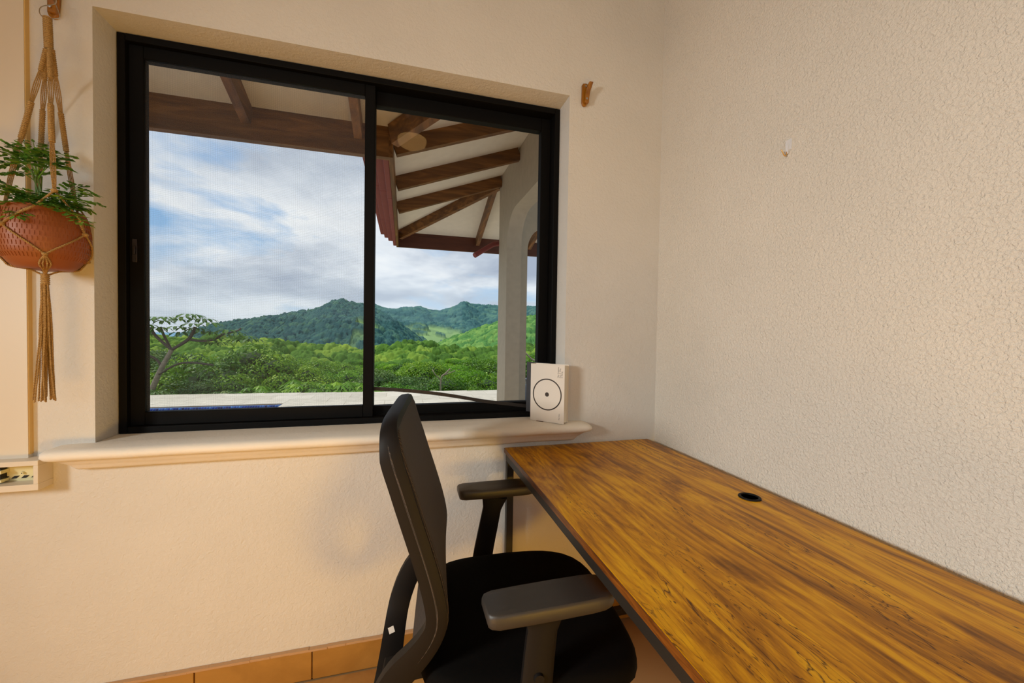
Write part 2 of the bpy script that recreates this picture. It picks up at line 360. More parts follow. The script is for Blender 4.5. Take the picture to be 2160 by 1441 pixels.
rel(MB().box(-1.20,-1.076,1.425,1.449,.774,.783).box(-1.20,-1.076,1.425,1.449,.750,.757),'terminal_bar',M_ivory,cb)
rel(MB().box(-1.20,-1.080,1.430,1.449,.784,.795).box(-1.20,-1.081,1.430,1.449,.759,.772),'terminal_gap',M_dark,cb)
# ---------------------------------------------------------------- wooden wall hooks
def hook(loc,label,first=None):
    if first:
        r=first.copy(); C.objects.link(r); r.location=loc
        for ch in first.children: c=ch.copy(); C.objects.link(c); c.parent=r
        return tag(r,label,'hook','wooden wall hooks')
    r=thing('wall_hook',loc,label,'hook','wooden wall hooks')
    pl=[(-.012,.042),(-.016,.036),(-.0165,-.030),(-.013,-.041),(-.006,-.045),(.002,-.043),(.007,-.032),(.010,0),(.012,.034),(.008,.041),(0,.044)]
    MB().prism(pl,.010,'xz',-.010).build('plate',M_hookwood,r,bevel=.002)
    am=MB(); Pp=spline([(.000,-.013,-.036),(.001,-.016,-.015),(.002,-.020,.005),(.005,-.027,.020),(.009,-.033,.036)],5)
    vs=[];k=len(Pp)
    for i,q in enumerate(Pp):
        wd=.0085; hd=.010+.001*math.sin(i)
        for dx,dy in ((-wd,-hd*.6),(wd,-hd*.6),(wd,hd*.6),(-wd,hd*.6)): vs.append(q+Vector((dx,dy,0)))
    fs=[(i*4+j,i*4+(j+1)%4,(i+1)*4+(j+1)%4,(i+1)*4+j) for i in range(k-1) for j in range(4)]+[(0,1,2,3),(4*k-1,4*k-2,4*k-3,4*k-4)]
    am.add(vs,fs); am.build('arm',M_hookwood,r,bevel=.002)
    for z in (.033,-.022):
        y=-.010 if z>0 else -.0225
        s_=MB().lathe([(.0045,0),(.004,.0015),(.0015,.002)],12).build('screw',M_screw,r); s_.rotation_euler=(math.pi/2,0,0); s_.location=(-.002,y,z)
    return r
h0=hook((.682,1.459,2.131),'varnished wooden coat hook on wall right of the window, nothing hanging on it')
h1=hook((-.966,1.459,2.108),'varnished wooden hook at top left holding the macrame plant hanger',h0)
# transparent adhesive hook on right wall
m,t,p=mat('clear plastic'); p.inputs['Base Color'].default_value=(.9,.9,.92,1); p.inputs['Roughness'].default_value=.12; p.inputs['Alpha'].default_value=.75; M_clear=m
ah=thing('adhesive_hook',(XR,.880,1.717),'tiny clear adhesive hook on rough right wall above the desk','hook')
MB().box(-.0025,0,-.011,.008,-.004,.026).build('pad',M_clear,ah,bevel=.001)
MB().box(-.006,-.0025,-.004,.004,-.014,.012).build('stem',M_clear,ah,bevel=.001)
MB().tube(spline([(-.005,0,-.008),(-.007,0,-.016),(-.012,.001,-.019),(-.018,.002,-.010),(-.021,.003,-.003)],4),.0016,8).build('hook_tip',simple('brass wire',(.75,.45,.15,1),.3,.8),ah,smooth=True)

# ---------------------------------------------------------------- ceiling lamp (seen reflected in the glass)
cl=thing('ceiling_lamp',(.05,-.10,ZC),'frosted glass bowl ceiling lamp near middle of room, seen mirrored in glass','lamp')
m=bpy.data.materials.new('lit frosted glass'); m.use_nodes=True; m.node_tree.nodes.clear(); t=NT(m.node_tree)
em=t.node('ShaderNodeEmission',{'Color':(1,.55,.18,1),'Strength':9.0}); t.l.new(em.outputs[0],t.node('ShaderNodeOutputMaterial').inputs[0])
MB().lathe([(.02,-.275),(.07,-.27),(.105,-.25),(.115,-.22),(.11,-.20)],28).build('shade',m,cl,smooth=True)
MB().lathe([(.06,0),(.06,-.02),(.015,-.03),(.012,-.20),(.11,-.198),(.112,-.204)],24).build('canopy',M_screw,cl,smooth=30)

# ---------------------------------------------------------------- desk
DX0,DX1,DY0,DY1,DZ=.374,.995,.04,1.452,.752
dk=thing('desk',((DX0+DX1)/2,(DY0+DY1)/2,0),'long wood grain desk with black steel frame against the right wall','desk')
top=rel(MB().box(DX0,DX1,DY0,DY1,DZ-.018,DZ),'desktop',M_desk,dk,bevel=.0012)
rel(MB().box(DX0-.0012,DX0,DY0,DY1,DZ-.0175,DZ-.0008),'edge_band',M_edge,dk)
r1=DZ-.018; r0=r1-.03
rel(MB().box(DX0+.004,DX0+.030,DY0+.004,DY1-.004,r0,r1),'rail',M_blk,dk,bevel=.002)
rel(MB().box(DX1-.030,DX1-.004,DY0+.004,DY1-.004,r0,r1),'rail',M_blk,dk,bevel=.002)
for y in (DY0+.004,DY1-.030):
    rel(MB().box(DX0+.031,DX1-.031,y,y+.026,r0,r1),'crossbar',M_blk,dk,bevel=.002)
    rel(MB().box(DX0+.031,DX1-.031,y,y+.026,.035,.061),'foot_bar',M_blk,dk,bevel=.002)
    for x in (DX0+.004,DX1-.030):
        lg=rel(MB().box(x,x+.026,y,y+.026,.006,r0-.0005),'leg',M_blk,dk,bevel=.002)
        rel(MB().box(x+.003,x+.023,y+.003,y+.023,0,.0058),'foot_cap',M_seal,lg)
gx,gy=.912,.858
gr=MB().lathe([(.021,.0),(.021,.003),(.024,.004),(.0275,.0025),(.028,0)],36,(gx,gy,DZ+.0003)); grr=rel(gr,'grommet_ring',M_plas,dk,smooth=40)
rel(MB().lathe([(.0205,.0006),(.0001,.0006)],24,(gx,gy,DZ)),'grommet_hole',M_dark,grr)
bp=bpy.data.objects
# ---------------------------------------------------------------- office chair
m,t,p=mat('dark woven back mesh'); oc=t.node('ShaderNodeTexCoord').outputs['Object']
wv=t.node('ShaderNodeTexWave',{'Vector':t.mapping(oc,(1,1,1),rot=(0,0,0)),'Scale':120.0,'Distortion':.4},bands_direction='Z').outputs[1]
wv2=t.node('ShaderNodeTexWave',{'Vector':oc,'Scale':120.0,'Distortion':.4},bands_direction='Y').outputs[1]
hh=t.math('MULTIPLY',wv,wv2); t.l.new(t.ramp(hh,[(0,(.012,.009,.007)),(1,(.12,.085,.066))]),p.inputs['Base Color']); p.inputs['Roughness'].default_value=.75
t.l.new(t.node('ShaderNodeBump',{'Height':hh,'Strength':.6,'Distance':.001}).outputs[0],p.inputs['Normal']); M_mesh=m
M_seat=simple('black woven seat fabric',(.0025,.002,.0016,1),.9,0,(700,.5,.001),0,.1)
YC=.995
ch=thing('office_chair',(.22,YC,0),'black mesh-back office chair with armrests pulled up to the desk','chair')
zx=[(1.03,.002),(.98,.012),(.93,.024),(.84,.052),(.76,.078),(.70,.096),(.65,.108),(.61,.112),(.57,.103),(.52,.076),(.46,.030),(.40,.006),(.34,-.002),(.28,-.004)]
zs=np.array([a for a,b in zx][::-1]); xs_=np.array([b for a,b in zx][::-1])
def fx(z): 
    return float(sum(np.interp(z+dz,zs,xs_) for dz in (-.02,-.01,0,.01,.02))/5)
hp=spline([(0,1.016,0),(.09,1.016,0),(.155,1.013,0),(.193,1.001,0),(.211,.975,0),(.217,.93,0),(.219,.85,0),(.220,.72,0),(.219,.64,0),(.214,.59,0),(.200,.52,0),(.178,.44,0),(.140,.375,0),(.075,.335,0),(0,.325,0)],5)
half=[(p.x,p.y) for p in hp]; loop=half+[(-a,b) for a,b in half[-2:0:-1]]
vs=[];fs=[];K=len(loop)
for i,(yy,z) in enumerate(loop):
    y0,z0=loop[i-1]; y2,z2=loop[(i+1)%K]
    x=fx(z); dxdz=(fx(z+.01)-fx(z-.01))/.02; Nn=Vector((1,0,-dxdz)).normalized()
    Tt=Vector((fx(z2)-fx(z0),y2-y0,z2-z0)).normalized(); Bb=Nn.cross(Tt).normalized()
    low=min(1,max(0,(.60-z)/.12)); hb=.013+.002*low; hn=.021+.008*low
    if z>.95: hn=.021-.006*(z-.95)/.066
    c=Vector((x,YC+yy,z-.12*max(0,z-.9)))-Nn*hn
    for a,b in ((-1,-.55),(-.75,-1),(.75,-1),(1,-.55),(1,.55),(.75,1),(-.75,1),(-1,.55)): vs.append(c+Bb*hb*a+Nn*hn*b)
for i in range(K):
    for j in range(8): fs.append((i*8+j,i*8+(j+1)%8,((i+1)%K)*8+(j+1)%8,((i+1)%K)*8+j))
bf=rel(MB().add(vs,fs),'back_frame',M_plas,ch,smooth=60)
# mesh panel wrapped on the hoop
wz=np.array([b for a,b in half][::-1]); wy=np.array([a for a,b in half][::-1])
def hw(z): return float(np.interp(z,wz,wy))
zz=list(np.linspace(.46,.95,34))+[.965,.98,.992,1.002,1.009,1.0135,1.0165]
nu=26; vs=[];fs=[]
for z in zz:
    W_=hw(min(z,1.0119)) if z<1.0119 else .16
    W_=max(W_,.02)+.0150
    x=fx(z); dxdz=(fx(z+.01)-fx(z-.01))/.02; Nn=Vector((1,0,-dxdz)).normalized()
    for iu in range(nu+1):
        s_=-1+2*iu/nu; e=abs(s_); dip=-.006*(1-s_*s_)*(1 if z>.55 else .3); edge=0.004
        yy=W_*s_; off=edge+dip
        if e>.93: off=edge-(e-.93)/.07*.024; yy=W_*math.copysign(.93+ (e-.93)*.85,s_)+math.copysign(.002,s_)
        if z>1.0: off-= (z-1.0)*.6
        p_=Vector((x,YC+yy,z-.12*max(0,z-.9)))+Nn*off; vs.append(p_)
n_=nu+1
for i in range(len(zz)-1):
    for j in range(nu): fs.append((i*n_+j,i*n_+j+1,(i+1)*n_+j+1,(i+1)*n_+j))
o=rel(MB().add(vs,fs),'back_mesh',M_mesh,ch,smooth=True); sm_=o.modifiers.new('thick','SOLIDIFY'); sm_.thickness=.003; sm_.offset=-1
# lumbar stiffener across
# paper scrap on rear hoop
sc=at(826,1329,1.09)
from mathutils.bvhtree import BVHTree
Mc=Matrix.Translation(ch.location)@Matrix.Rotation(math.radians(-5.5),4,'Z')@Matrix.Translation(-ch.location)
bt_=BVHTree.FromPolygons([Mc@v.co for v in bf.data.vertices],[tuple(p.vertices) for p in bf.data.polygons])
hit=bt_.ray_cast(Vector((0,0,H)),ray(826,1329).normalized())
hp_,hn_=(hit[0],hit[1]) if hit[0] else (Vector((-.03,1.08,.42)),Vector((-1,0,0)))
Mi=Mc.inverted(); hp_=Mi@hp_; hn_=(Mi.to_3x3()@hn_).normalized()
q_=hn_.to_track_quat('X','Z').to_matrix().to_4x4()
o=rel(MB().box(0.0002,.0008,-.008,.007,-.008,.008,Matrix.Translation(hp_)@q_@Matrix.Rotation(.25,4,'X')),'sticker_scrap',simple('white sticker',(.85,.8,.74,1),.6),ch)
o['label']='small torn white sticker'
ch.rotation_euler=(0,0,math.radians(-5.5))
# seat
def cushion(cx_,cy_,hx,hy,z0,z1,nx_=30,ex=4.2,crown=.010,wf=.02):
    vs=[];fs=[];R=[]
    ringsz=[(z0,.93),(z0+.008,.975),(z0+(z1-z0)*.45,1.0),(z1-.016,.995),(z1-.006,.975),(z1-.001,.94),(z1+.002,.86),(z1+.004,.7),(z1+.004,.4),(z1+.004,.12)]
    n=56
    for z,sf in ringsz:
        for k in range(n):
            a=2*math.pi*k/n; c_,s_=math.cos(a),math.sin(a); r=(abs(c_)**ex+abs(s_)**ex)**(-1/ex)
            x=hx*r*c_; y=hy*r*s_*(1-.07*max(0,-c_)); 
            zz_=z-(wf*max(0,x/hx)**3 if z>z0+.01 else 0)*sf
            vs.append((cx_+x*sf,cy_+y*sf,zz_))
    m_=len(ringsz)
    for i in range(m_-1):
        for k in range(n): fs.append((i*n+k,i*n+(k+1)%n,(i+1)*n+(k+1)%n,(i+1)*n+k))
    fs.append(tuple(range(n-1,-1,-1))); fs.append(tuple(range((m_-1)*n,m_*n))); return MB().add(vs,fs)
rel(cushion(.303,YC-.01,.254,.248,.420,.488),'seat_cushion',M_seat,ch,smooth=60)
rel(cushion(.285,YC-.01,.225,.225,.385,.4145,wf=0),'seat_pan',M_plas,ch,smooth=60)
# armrests
def armrest(cx_,y,rot,pt_x,pb_x,py):
    # pad: rounded slab
    nx_=[(-.137,.030),(-.132,.038),(-.118,.0435),(-.06,.0455),(.02,.0465),(.09,.046),(.115,.044),(.132,.037),(.139,.026)]
    pl=[(a,b) for a,b in nx_]+[(a,-b) for a,b in nx_[::-1]]
    vs=[];fs=[];n=len(pl)
    for z,sf,dz in ((-.030,.90,0),(-.028,.94,0),(-.018,1.0,0),(-.008,1.0,0),(-.0025,.975,0),(0,.93,0),(.0008,.6,0),(-.0005,.2,0)):
        for a,b in pl:
            g_=max(abs(a)/.139,abs(b)/.0465); ins=(1-sf)*.05
            q=Vector((a,b)); L=q.length; q2=Vector((a-math.copysign(min(abs(a),ins),a),b-math.copysign(min(abs(b),ins*.9),b))) if sf>.85 else q*sf
            vs.append((.292+q2[0],y+q2[1],.665+z))
    for i in range(7):
        for k in range(n): fs.append((i*n+k,i*n+(k+1)%n,(i+1)*n+(k+1)%n,(i+1)*n+k))
    fs+= [tuple(range(n-1,-1,-1)),tuple(range(7*n,8*n))]
    Mr=Matrix.Translation((cx_,y,0))@Matrix.Rotation(math.radians(rot),4,'Z')@Matrix.Diagonal((.97,.92,1,1))
    vs=[Mr@Vector((a-.292,b-y,c)) for a,b,c in vs]
    rel(MB().add(vs,fs),'armrest_pad',M_pad,ch,smooth=45)
    y=py
    sg=1 if y>YC else -1
    p0=Vector((pt_x,y,.634)); p1=Vector((pb_x,y-.0*sg,.45)); p2=Vector((pb_x-.01,y-.03*sg,.40)); p3=Vector((pb_x-.01,y-.11*sg,.375))
    pm=MB(); pts=spline([p0,p0.lerp(p1,.5),p1,p2,p3],4); vs=[];fs=[]
    for i,q in enumerate(pts):
        f_=i/(len(pts)-1); wx_=.030+.004*f_; wy_=.013 ; up=Vector((0,0,0))
        if i<2: wx_+=.014*(1-i/2)
        t_=(pts[min(i+1,len(pts)-1)]-pts[max(i-1,0)]).normalized(); X_=Vector((1,0,0)); X_=(X_-t_*X_.dot(t_)).normalized(); Y_=t_.cross(X_)
        for a,b in ((-1,-.5),(-.7,-1),(.7,-1),(1,-.5),(1,.5),(.7,1),(-.7,1),(-1,.5)): vs.append(q+X_*wx_*a+Y_*wy_*b)
    k=len(pts)
    fs=[(i*8+j,i*8+(j+1)%8,(i+1)*8+(j+1)%8,(i+1)*8+j) for i in range(k-1) for j in range(8)]+[tuple(range(7,-1,-1)),tuple(range((k-1)*8,k*8))]
    pm.add(vs,fs); pst=rel(pm,'armrest_post',M_plas,ch,smooth=45)
    o=rel(MB().tube([(pb_x+.006,y+.012*sg,.505),(pb_x+.006,y+.020*sg,.505)],[.011,.010],16),'height_button',M_plas,pst,smooth=40)
armrest(.312,.747,6,.303,.285,.747); armrest(.282,1.327,5,.272,.238,1.306)
rel(MB().box(.18,.34,YC-.10,YC+.10,.345,.384),'tilt_mechanism',M_plas,ch,bevel=.008)
rel(MB().bar((.20,YC,.362),(-.045,YC,.335),.07,.024),'spine_bracket',M_plas,ch,bevel=.006)
rel(MB().lathe([(.025,.10),(.025,.22),(.014,.221),(.014,.345)],20,(.26,YC,0)),'gas_lift',M_blk,ch,smooth=40)
for k in range(5):
    a=2*math.pi*k/5+.3; dv=Vector((math.cos(a),math.sin(a),0)); c0_=Vector((.26,YC,.105)); e=c0_+dv*.29+Vector((0,0,-.03))
    lg=rel(MB().tube([c0_+dv*.015,c0_+dv*.15,e],[.022,.019,.013],10),'base_leg',M_plas,ch,smooth=50)
    wv_=Vector((-dv.y,dv.x,0)); cc=Vector((e.x,e.y,.025)); 
    rel(MB().tube([cc-wv_*.024,cc-wv_*.020,cc-wv_*.006],[.021,.025,.025],16).tube([cc+wv_*.006,cc+wv_*.020,cc+wv_*.024],[.025,.025,.021],16).tube([cc,cc+Vector((0,0,.04))],.006,8),'caster',M_plas,ch,smooth=40)

# ---------------------------------------------------------------- book and notebook
M_book=simple('warm white matte book cover',(.78,.70,.60,1),.6); M_page=simple('book pages',(.80,.74,.60,1),.8,0,(500,.4,.0006))
M_ink=simple('dark brown print',(.035,.020,.012,1),.6)
bl=Vector((.491,1.503,0)); brr=Vector((.591,1.399,0)); ex=(brr-bl).normalized(); bw=.146; ey=Vector((-ex.y,ex.x,0)); 
bk=thing('book',(bl.x,bl.y,.8431),'white book with ring and dot on cover, at right end of sill','book')
bk.rotation_euler=(0,0,math.atan2(ex.y,ex.x)); bh=.226; th=.040
# local: x across cover, y = depth (away), z up; cover faces -y
bkc=MB().box(0,bw,0,.0022,0,bh).box(0,bw,th-.0022,th,0,bh).box(0,.0022,.0022,th-.0022,0,bh).build('cover',M_book,bk,bevel=.0007)
MB().box(.0024,bw-.004,.0024,th-.0024,.003,bh-.003).build('page_block',M_page,bk)
cxr,czr,R=.073,.108,.060
rg=MB(); n=72; vs=[]
for r in (R-.0024,R+.0024):
    for k in range(n): a=2*math.pi*k/n; vs.append((cxr+r*math.cos(a),-.00025,czr+r*math.sin(a)))
fs=[(k,(k+1)%n,n+(k+1)%n,n+k) for k in range(n)]; rg.add(vs,fs); rg.build('printed_ring',M_ink,bkc)
MB().add([(cxr+.0085*math.cos(2*math.pi*k/32),-.00025,czr+.0085*math.sin(2*math.pi*k/32)) for k in range(32)],[tuple(range(32))]).build('printed_dot',M_ink,bkc)
def text(name,body,size,m,parent,matrix,sx=1.0,spacing=1.0):
    cu=bpy.data.curves.new(name,'FONT'); cu.body=body; cu.size=size; cu.align_x='LEFT'; cu.align_y='TOP'; cu.space_line=.95; cu.space_character=spacing; cu.extrude=.00005
    tmp=bpy.data.objects.new('tmp',cu); C.objects.link(tmp); dg=bpy.context.evaluated_depsgraph_get(); dg.update()
    me=bpy.data.meshes.new_from_object(tmp.evaluated_get(dg)); bpy.data.objects.remove(tmp)
    me.name=name; me.materials.clear(); me.materials.append(m); o=bpy.data.objects.new(name,me); C.objects.link(o); o.parent=parent; o.matrix_local=matrix; return o
Rm=lambda x,z: Matrix.Translation((x,-.0003,z))@Matrix.Rotation(math.pi/2,4,'X')@Matrix.Rotation(math.pi/2,4,'Z')
text('cover_title','The Creative\nAct: A Way\nof Being',.0078,M_ink,bkc,Rm(.116,.176))
text('cover_author','Rick Rubin',.0056,M_ink,bkc,Rm(.123,.014))
rb=MB().box(.030,.060,-.006,.010,-.0004,.0006); rb.build('ribbon',simple('brown ribbon',(.12,.05,.02,1),.7),bk)
nb=thing('notebook',(bl.x-.0,bl.y+.0,.8431),'thin black notebook on the window frame ledge behind the white book','notebook'); nb.rotation_euler=bk.rotation_euler
nb.location=Vector((bl.x,bl.y,.8657))-ex*.042+ey*.0415
# ---------------------------------------------------------------- pot, macrame hanger, plant
PC=Vector((-.931,1.360,0)); fd=Vector((.890,-1.300,0)).normalized(); fa=math.atan2(fd.y,fd.x)
zb0=1.339
def potr(z):  # outer radius at height
    return float(np.interp(z-zb0,[0,.012,.04,.075,.105,.13,.150,.158],[.050,.064,.081,.0865,.0865,.083,.078,.076]))
def pp(phi,z,extra=.0035):   # phi: degrees, + = image right
    a=fa+math.radians(phi); r=potr(z)+extra; return Vector((PC.x+r*math.cos(a),PC.y+r*math.sin(a),z))
M_pot=simple('terracotta plastic',srgb(146,80,36),.5,0,(120,.1,.001)); M_soil=simple('potting soil',(.03,.018,.01,1),.95,0,(80,1,.01))
pot=thing('plant_pot',(PC.x,PC.y,zb0),'round terracotta coloured pot with embossed dashes hanging in the macrame','pot')
pr=[(0.0001,0),(.046,0),(.050,.001)]+[(potr(zb0+z),z) for z in np.linspace(.004,.158,22)]+[(.0735,.158),(.074,.150),(.078,.12),(.06,.118)]
MB().lathe(pr,72).build('bowl',M_pot,pot,smooth=50)
em_=MB(); cnt=0
for row in range(9):
    z=zb0+.030+row*.0135
    for k in range(64):
        a=2*math.pi*(k+(row%2)*.5)/64; zh=.0052; r=potr(z)
        da=.0011/r*1.0
        q=[]
        for zz_ in (z-zh,z+zh):
            for aa in (a-da,a+da):
                for rr in (potr(zz_)-.0008,potr(zz_)+.0013): q.append((rr*math.cos(aa),rr*math.sin(aa),zz_-zb0))
        em_.add(q,[(0,1,3,2),(4,6,7,5),(0,4,5,1),(2,3,7,6),(1,5,7,3)])
o=em_.build('embossed_dashes',M_pot,pot); o['kind']='stuff'
MB().lathe([(.0001,.126),(.03,.128),(.076,.122),(.0765,.119)],32).build('soil',M_soil,pot,smooth=True)

m,t,p=mat('jute cord'); oc=t.node('ShaderNodeTexCoord').outputs['Object']; n=t.noise(oc,500,3,.6)
t.l.new(t.ramp(n,[(.3,srgb(122,88,42)),(.7,srgb(192,154,92))]),p.inputs['Base Color']); p.inputs['Roughness'].default_value=.9; M_jute=m
hg=thing('macrame_hanger',(PC.x,PC.y,1.97),'jute macrame plant hanger with long tassel, left of the window','plant hanger')
def twist(mb,P,r,pitch=.006,strands=2,seg=.0016):
    P=spline(P,4) if len(P)>2 else [Vector(p) for p in P]; out=[]
    for a,b in zip(P[:-1],P[1:]):
        k=max(1,int((b-a).length/seg)); out+=[a.lerp(b,i/k) for i in range(k)]
    out.append(P[-1]); L=0; ref=None; S_=[[] for _ in range(strands)]
    for i,q in enumerate(out):
        t_=(out[min(i+1,len(out)-1)]-out[max(i-1,0)]).normalized()
        if i: L+=(out[i]-out[i-1]).length
        if ref is None: ref=t_.orthogonal().normalized()
        ref=(ref-t_*ref.dot(t_)).normalized(); b=t_.cross(ref)
        for s_ in range(strands):
            a=2*math.pi*(L/pitch+s_/strands); S_[s_].append(q+(ref*math.cos(a)+b*math.sin(a))*r*.5)
    for s_ in S_: mb.tube(s_,r*.62,5)
def sennit(mb,P,r):  # square-knot section: stacked beads with wings
    P=spline(P,4); L=sum((b-a).length for a,b in zip(P[:-1],P[1:])); n=max(3,int(L/.0048)); acc=[0]
    for a,b in zip(P[:-1],P[1:]): acc.append(acc[-1]+(b-a).length)
    pts=[];rr=[]
    for i in range(n*4+1):
        s_=L*i/(n*4); k=min(len(P)-2,max(0,int(np.searchsorted(acc,s_)-1))); f=(s_-acc[k])/max(1e-6,acc[k+1]-acc[k]); pts.append(P[k].lerp(P[k+1],min(1,f)))
        rr.append(r*(.82+.30*abs(math.sin(math.pi*i/4))))
    mb.tube(pts,rr,10)
top_z=1.972; hub=0
wire=MB(); 
ringp=[Vector((-.960,1.432,2.130)),at(118,6,1.41),at(88,14,1.38),at(84,28,1.365),at(97,40,1.36),at(112,39,1.37),at(126,35,1.41),Vector((-.955,1.432,2.100))]
wire.tube(spline(ringp,5),.0012,6); rel(wire,'hanging_ring',M_screw,hg,smooth=True)
wr=MB(); s1=at(100,36,1.36); s2=at(103,104,1.36)
sennit(wr,[s1,s1.lerp(s2,.5),s2],.0085); rel(wr,'wrapped_top',M_jute,hg,smooth=True)
def PX(u,v,y): return at(u,v,y+.06)
kL=pp(-50,1.452); kR=pp(52,1.452); kF=pp(4,1.395); kB1=pp(180,1.40)
YY=1.30
front=[PX(104,104,1.295),PX(107,165,1.27),PX(107,220,1.25),PX(108,262,1.235),PX(110,300,1.225),PX(112,350,1.22),PX(115,402,1.215)]
left =[PX(97,104,1.29),PX(86,150,1.285),PX(66,215,1.28),PX(55,255,1.275),PX(44,292,1.27),PX(26,360,1.265),PX(10,432,1.26)]
right=[PX(110,104,1.30),PX(117,160,1.31),PX(128,238,1.325),PX(134,280,1.335),PX(140,320,1.34),PX(150,380,1.345),PX(160,430,1.345)]
back =[PX(98,104,1.31),PX(94,170,1.345),PX(90,232,1.37),PX(88,275,1.38),PX(86,318,1.39),PX(84,380,1.40),PX(82,440,1.40)]
for P_,nm in ((front,'front'),(left,'left'),(right,'right'),(back,'back')):
    mb=MB(); a0=P_[0]
    # first braid half, loose cords, sennit, loose cords
    side=Vector((fd.y,-fd.x,0))
    sennit(mb,[P_[0],P_[0].lerp(P_[1],.5),P_[1]],.0052)
    for dlt in (-.0048,-.0016,.0016,.0048): 
        twist(mb,[P_[1]+side*dlt*.6,P_[1].lerp(P_[2],.5)+side*dlt,P_[2]+side*dlt*.6],.0014)
    sennit(mb,[P_[2],P_[3],P_[4]],.0058)
    for dlt in (-.0042,-.0014,.0014,.0042):
        twist(mb,[P_[4]+side*dlt*.7,P_[5]+side*dlt,P_[6]+side*dlt*.5],.0014)
    rel(mb,'strand',M_jute,hg)
lat=MB(); r_=.0024
def cord(P,r=.0024): twist(lat,P,r,.008)
fK=front[-1]
# knots as small balls
def knot(c,r=.0075):
    c=Vector(c); k=[]; 
    for i in range(7): th_=math.pi*i/6; k.append((max(.0004,r*math.sin(th_)),-r*.8*math.cos(th_)))
    lat.lathe(k,10,c)
def ontopot(phi0,z0,phi1,z1,n=6,e=.0035): return [pp(phi0+(phi1-phi0)*i/n,z0+(z1-z0)*i/n,e) for i in range(n+1)]
zk1=1.438; zk2=1.372
for (pa,pb) in ((-50,0),(52,0),(-50,-100),(52,100),(-130,-100),(130,100),(-130,-180),(130,180)):
    cord(ontopot(pa,zk1,pb,zk2,7))
for ph in (-50,52,-130,130): knot(pp(ph,zk1,.004))
for ph in (0,-100,100,180): knot(pp(ph,zk2,.004),.006)
cord([fK,pp(-12,1.487,.012),pp(-30,1.466,.005),pp(-50,zk1)],.0026); cord([fK+Vector((.002,0,.002)),pp(-10,1.492,.012),pp(-28,1.470,.006),pp(-50,zk1,.005)],.0022)
cord([right[-1],pp(42,1.47,.008),pp(52,zk1)],.0026); cord([fK,pp(28,1.495,.02),pp(42,1.468,.012),pp(52,zk1)],.0022)
cord([left[-1],pp(-62,1.48,.008),pp(-50,zk1)],.0026); cord([left[-1],pp(-100,1.48,.006),pp(-130,zk1)],.0024)
cord([back[-1],pp(-160,1.49,.008),pp(-130,zk1)],.0024); cord([back[-1],pp(160,1.49,.008),pp(130,zk1)],.0024); cord([right[-1],pp(110,1.48,.008),pp(130,zk1)],.0024)
knot(fK,.007); knot(right[-1],.006); knot(left[-1],.006); knot(back[-1],.006)
bot=Vector((PC.x,PC.y,zb0-.018))
for ph in (0,-100,100,180):
    for dd in (-8,-3,3,8):
        cord([pp(ph,zk2),pp(ph+dd,1.352,.003),pp(ph+dd,zb0+.004,.004),Vector((PC.x,PC.y,zb0-.004)).lerp(pp(ph+dd,zb0,0),.5),bot],.0022)
rel(lat,'net',M_jute,hg)
tw=MB(); sennit(tw,[bot+Vector((0,0,.008)),bot+Vector((0,0,-.006)),bot+Vector((0,0,-.022))],.0085); rel(tw,'gathering_wrap',M_jute,hg,smooth=True)
ts=MB()
for k in range(22):
    a=random.random()*6.283; r=.004+.018*math.sqrt(random.random()); zt=.99+random.uniform(-.006,.008)
    b0=bot+Vector((0,0,-.018)); e=Vector((b0.x+r*math.cos(a)*1.15,b0.y+r*math.sin(a),zt))
    m1=b0.lerp(e,.35)+Vector((random.uniform(-.004,.004),random.uniform(-.004,.004),0)); m2=b0.lerp(e,.7)+Vector((random.uniform(-.003,.003),0,0))
    m1.x+= .4*(e.x-b0.x)*.4
    twist(ts,[b0+Vector((.3*(e.x-b0.x),.3*(e.y-b0.y),0)),m1,m2,e],.0021,.007,2,.0022)
rel(ts,'tassel',M_jute,hg)

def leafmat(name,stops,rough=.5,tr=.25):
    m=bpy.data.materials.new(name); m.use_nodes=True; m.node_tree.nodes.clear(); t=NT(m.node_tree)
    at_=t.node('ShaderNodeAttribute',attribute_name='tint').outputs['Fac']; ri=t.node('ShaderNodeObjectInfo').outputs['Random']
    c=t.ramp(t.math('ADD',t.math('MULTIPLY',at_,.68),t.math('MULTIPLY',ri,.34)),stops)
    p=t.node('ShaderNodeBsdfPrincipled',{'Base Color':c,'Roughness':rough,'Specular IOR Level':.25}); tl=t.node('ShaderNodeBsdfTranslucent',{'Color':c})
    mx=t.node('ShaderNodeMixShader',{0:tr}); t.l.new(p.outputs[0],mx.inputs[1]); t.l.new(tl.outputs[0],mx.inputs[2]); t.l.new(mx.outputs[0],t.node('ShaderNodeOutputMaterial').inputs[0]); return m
M_fern=leafmat('house plant leaves',[(0,srgb(62,104,38)),(.5,srgb(100,152,54)),(1,srgb(156,192,80))])
M_stem=simple('green stem',srgb(96,120,52),.6)
pt=thing('potted_plant',(PC.x,PC.y,zb0+.125),'feathery green leafy plant growing in the hanging terracotta pot','plant')
